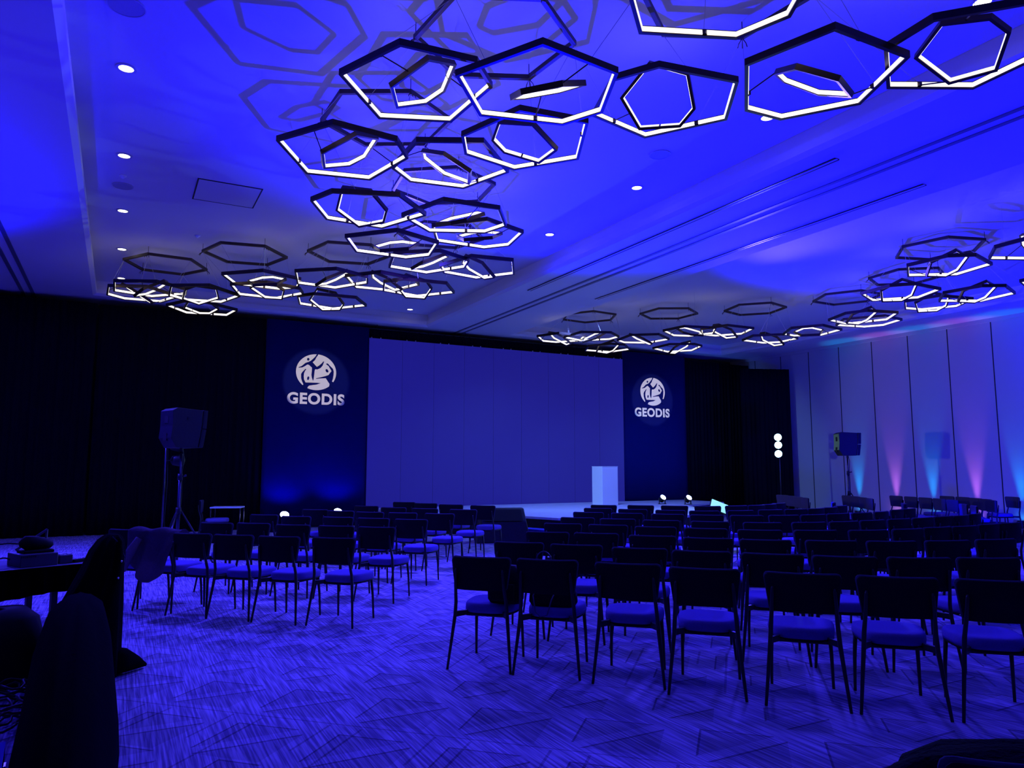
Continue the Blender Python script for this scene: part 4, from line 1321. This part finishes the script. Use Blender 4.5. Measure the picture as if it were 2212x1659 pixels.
t = thing('draped_coat', 'black coat with two metal snaps over the chair at the production table', 'coat', (0, 0, 0))
bm = BM()
r_ = math.radians(15)
cloak(bm, [(0.02, -0.14, 6.42, 0.24, 0.26, r_), (0.25, -0.13, 6.38, 0.225, 0.26, r_), (0.55, -0.11, 6.34, 0.19, 0.28, r_), (0.80, -0.055, 6.30, 0.12, 0.28, r_), (0.93, -0.03, 6.30, 0.10, 0.24, r_),
           (1.01, -0.01, 6.30, 0.07, 0.18, r_), (1.05, 0.0, 6.30, 0.035, 0.09, r_)], seed=4, amp=0.014)
obj('coat_body', bm, M['cloth'], t, True)
bm = BM()
tube(bm, [(0.0, 6.35, 0.12), (0.12, 6.42, 0.10), (0.20, 6.50, 0.06), (0.28, 6.56, 0.02)], [0.11, 0.09, 0.055, 0.012], 12)
obj('trailing_hem', bm, M['cloth'], t, True)
bm = BM()
for k in range(3):
    tube(bm, [(0.0 + 0.01 * k, 6.16, 1.045 - 0.02 * k), (0.05 + 0.008 * k, 6.14, 0.99 - 0.03 * k), (0.085, 6.12, 0.90 - 0.02 * k)], 0.004, 5)
obj('drawcord', bm, M['strap'], t)
bm = BM()
for z, x, y in ((0.875, 0.065, 6.06), (0.765, 0.050, 6.01)):
    blob(bm, (x, y, z), 0.009, 1, 0.0, 1)
obj('snap_studs', bm, M['stud'], t, True)

t = thing('black_floor_cloth', 'large black cloth hanging to the floor at the bottom left', 'cloth', (0, 0, 0))
bm = BM()
cloak(bm, [(0.0, -0.15, 4.70, 0.24, 1.35, 0.0), (0.15, -0.15, 4.75, 0.23, 1.3, 0.0), (0.32, -0.155, 4.95, 0.21, 1.15, 0.0), (0.52, -0.165, 5.2, 0.19, 0.85, 0.0), (0.66, -0.17, 5.4, 0.15, 0.55, 0.0), (0.72, -0.17, 5.5, 0.07, 0.25, 0.0)], seed=7, amp=0.022)
obj('cloth_folds', bm, M['cloth'], t, True)
t = thing('equipment_bag', 'rounded black equipment bag under the production table', 'bag', (-0.84, 6.50, 0), TA)
bm = BM()
loft(bm, [[(x, y, z) for x, y in superellipse(a, b_, 28, 3.2)] for z, a, b_ in ((0.0, 0.40, 0.22), (0.06, 0.44, 0.24), (0.30, 0.44, 0.23), (0.46, 0.40, 0.20), (0.53, 0.32, 0.13))])
obj('bag_body', bm, M['bag'], t, True)
bm = BM(); tube(bm, [(-0.2, -0.05, 0.51), (-0.12, -0.06, 0.56), (0.1, -0.06, 0.56), (0.2, -0.05, 0.51)], 0.013, 8); obj('handle', bm, M['bag'], t, True)
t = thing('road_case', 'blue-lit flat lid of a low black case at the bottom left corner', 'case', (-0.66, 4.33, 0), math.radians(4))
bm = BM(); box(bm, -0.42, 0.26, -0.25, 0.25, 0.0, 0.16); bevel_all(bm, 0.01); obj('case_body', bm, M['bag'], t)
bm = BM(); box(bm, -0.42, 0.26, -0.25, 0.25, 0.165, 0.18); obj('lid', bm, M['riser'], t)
bm = BM(); box(bm, 0.262, 0.272, -0.03, 0.03, 0.10, 0.15); obj('latch', bm, M['stud'], t)
rnd = random.Random(21)
for k, (cx, cy, mt, lb) in enumerate(((-0.55, 5.95, 'wire', 'coil of black cable on the floor behind the low case'), (-0.53, 5.45, 'orange', 'tangled reddish cable on the floor beside the black cloth'),
                                      (-0.66, 5.10, 'grey', 'coil of grey cable at the left edge behind the low case'))):
    bm = BM()
    P = []
    for i in range(90):
        a = i * 0.28 + k
        r = 0.11 + 0.04 * math.sin(i * 0.9 + k) + 0.02 * rnd.random()
        P.append((cx + r * math.cos(a), cy + r * 1.1 * math.sin(a), 0.012 + 0.0016 * i + 0.012 * math.sin(i * 1.3)))
    tube(bm, P, 0.008, 6)
    tag(obj('cable_coil', bm, M[mt], None, True), lb, 'cable', 'cable coils at the bottom left')

# dark fleece on a chair at the very bottom right, close to the camera
t = thing('draped_fleece', 'black fleece bundle close to the camera at the bottom right corner', 'coat', (1.98, 1.10, 0))
bm = BM()
cloak(bm, [(0.50, 0.10, -0.05, 0.42, 0.24, -0.6), (0.66, 0.10, -0.05, 0.44, 0.26, -0.6), (0.76, 0.12, -0.04, 0.40, 0.22, -0.6), (0.81, 0.16, -0.03, 0.30, 0.15, -0.6), (0.83, 0.22, -0.05, 0.14, 0.07, -0.6)], n=60, seed=12, amp=0.018)
obj('fleece_folds', bm, M['fur'], t, True)
o = copy_tree(proto)
o.location = (1.98, 1.00, 0)
o.rotation_euler = (0, 0, math.radians(-35))
tag(o, 'dark chair under the black fleece at the bottom right corner', 'chair', 'chairs of the main block')
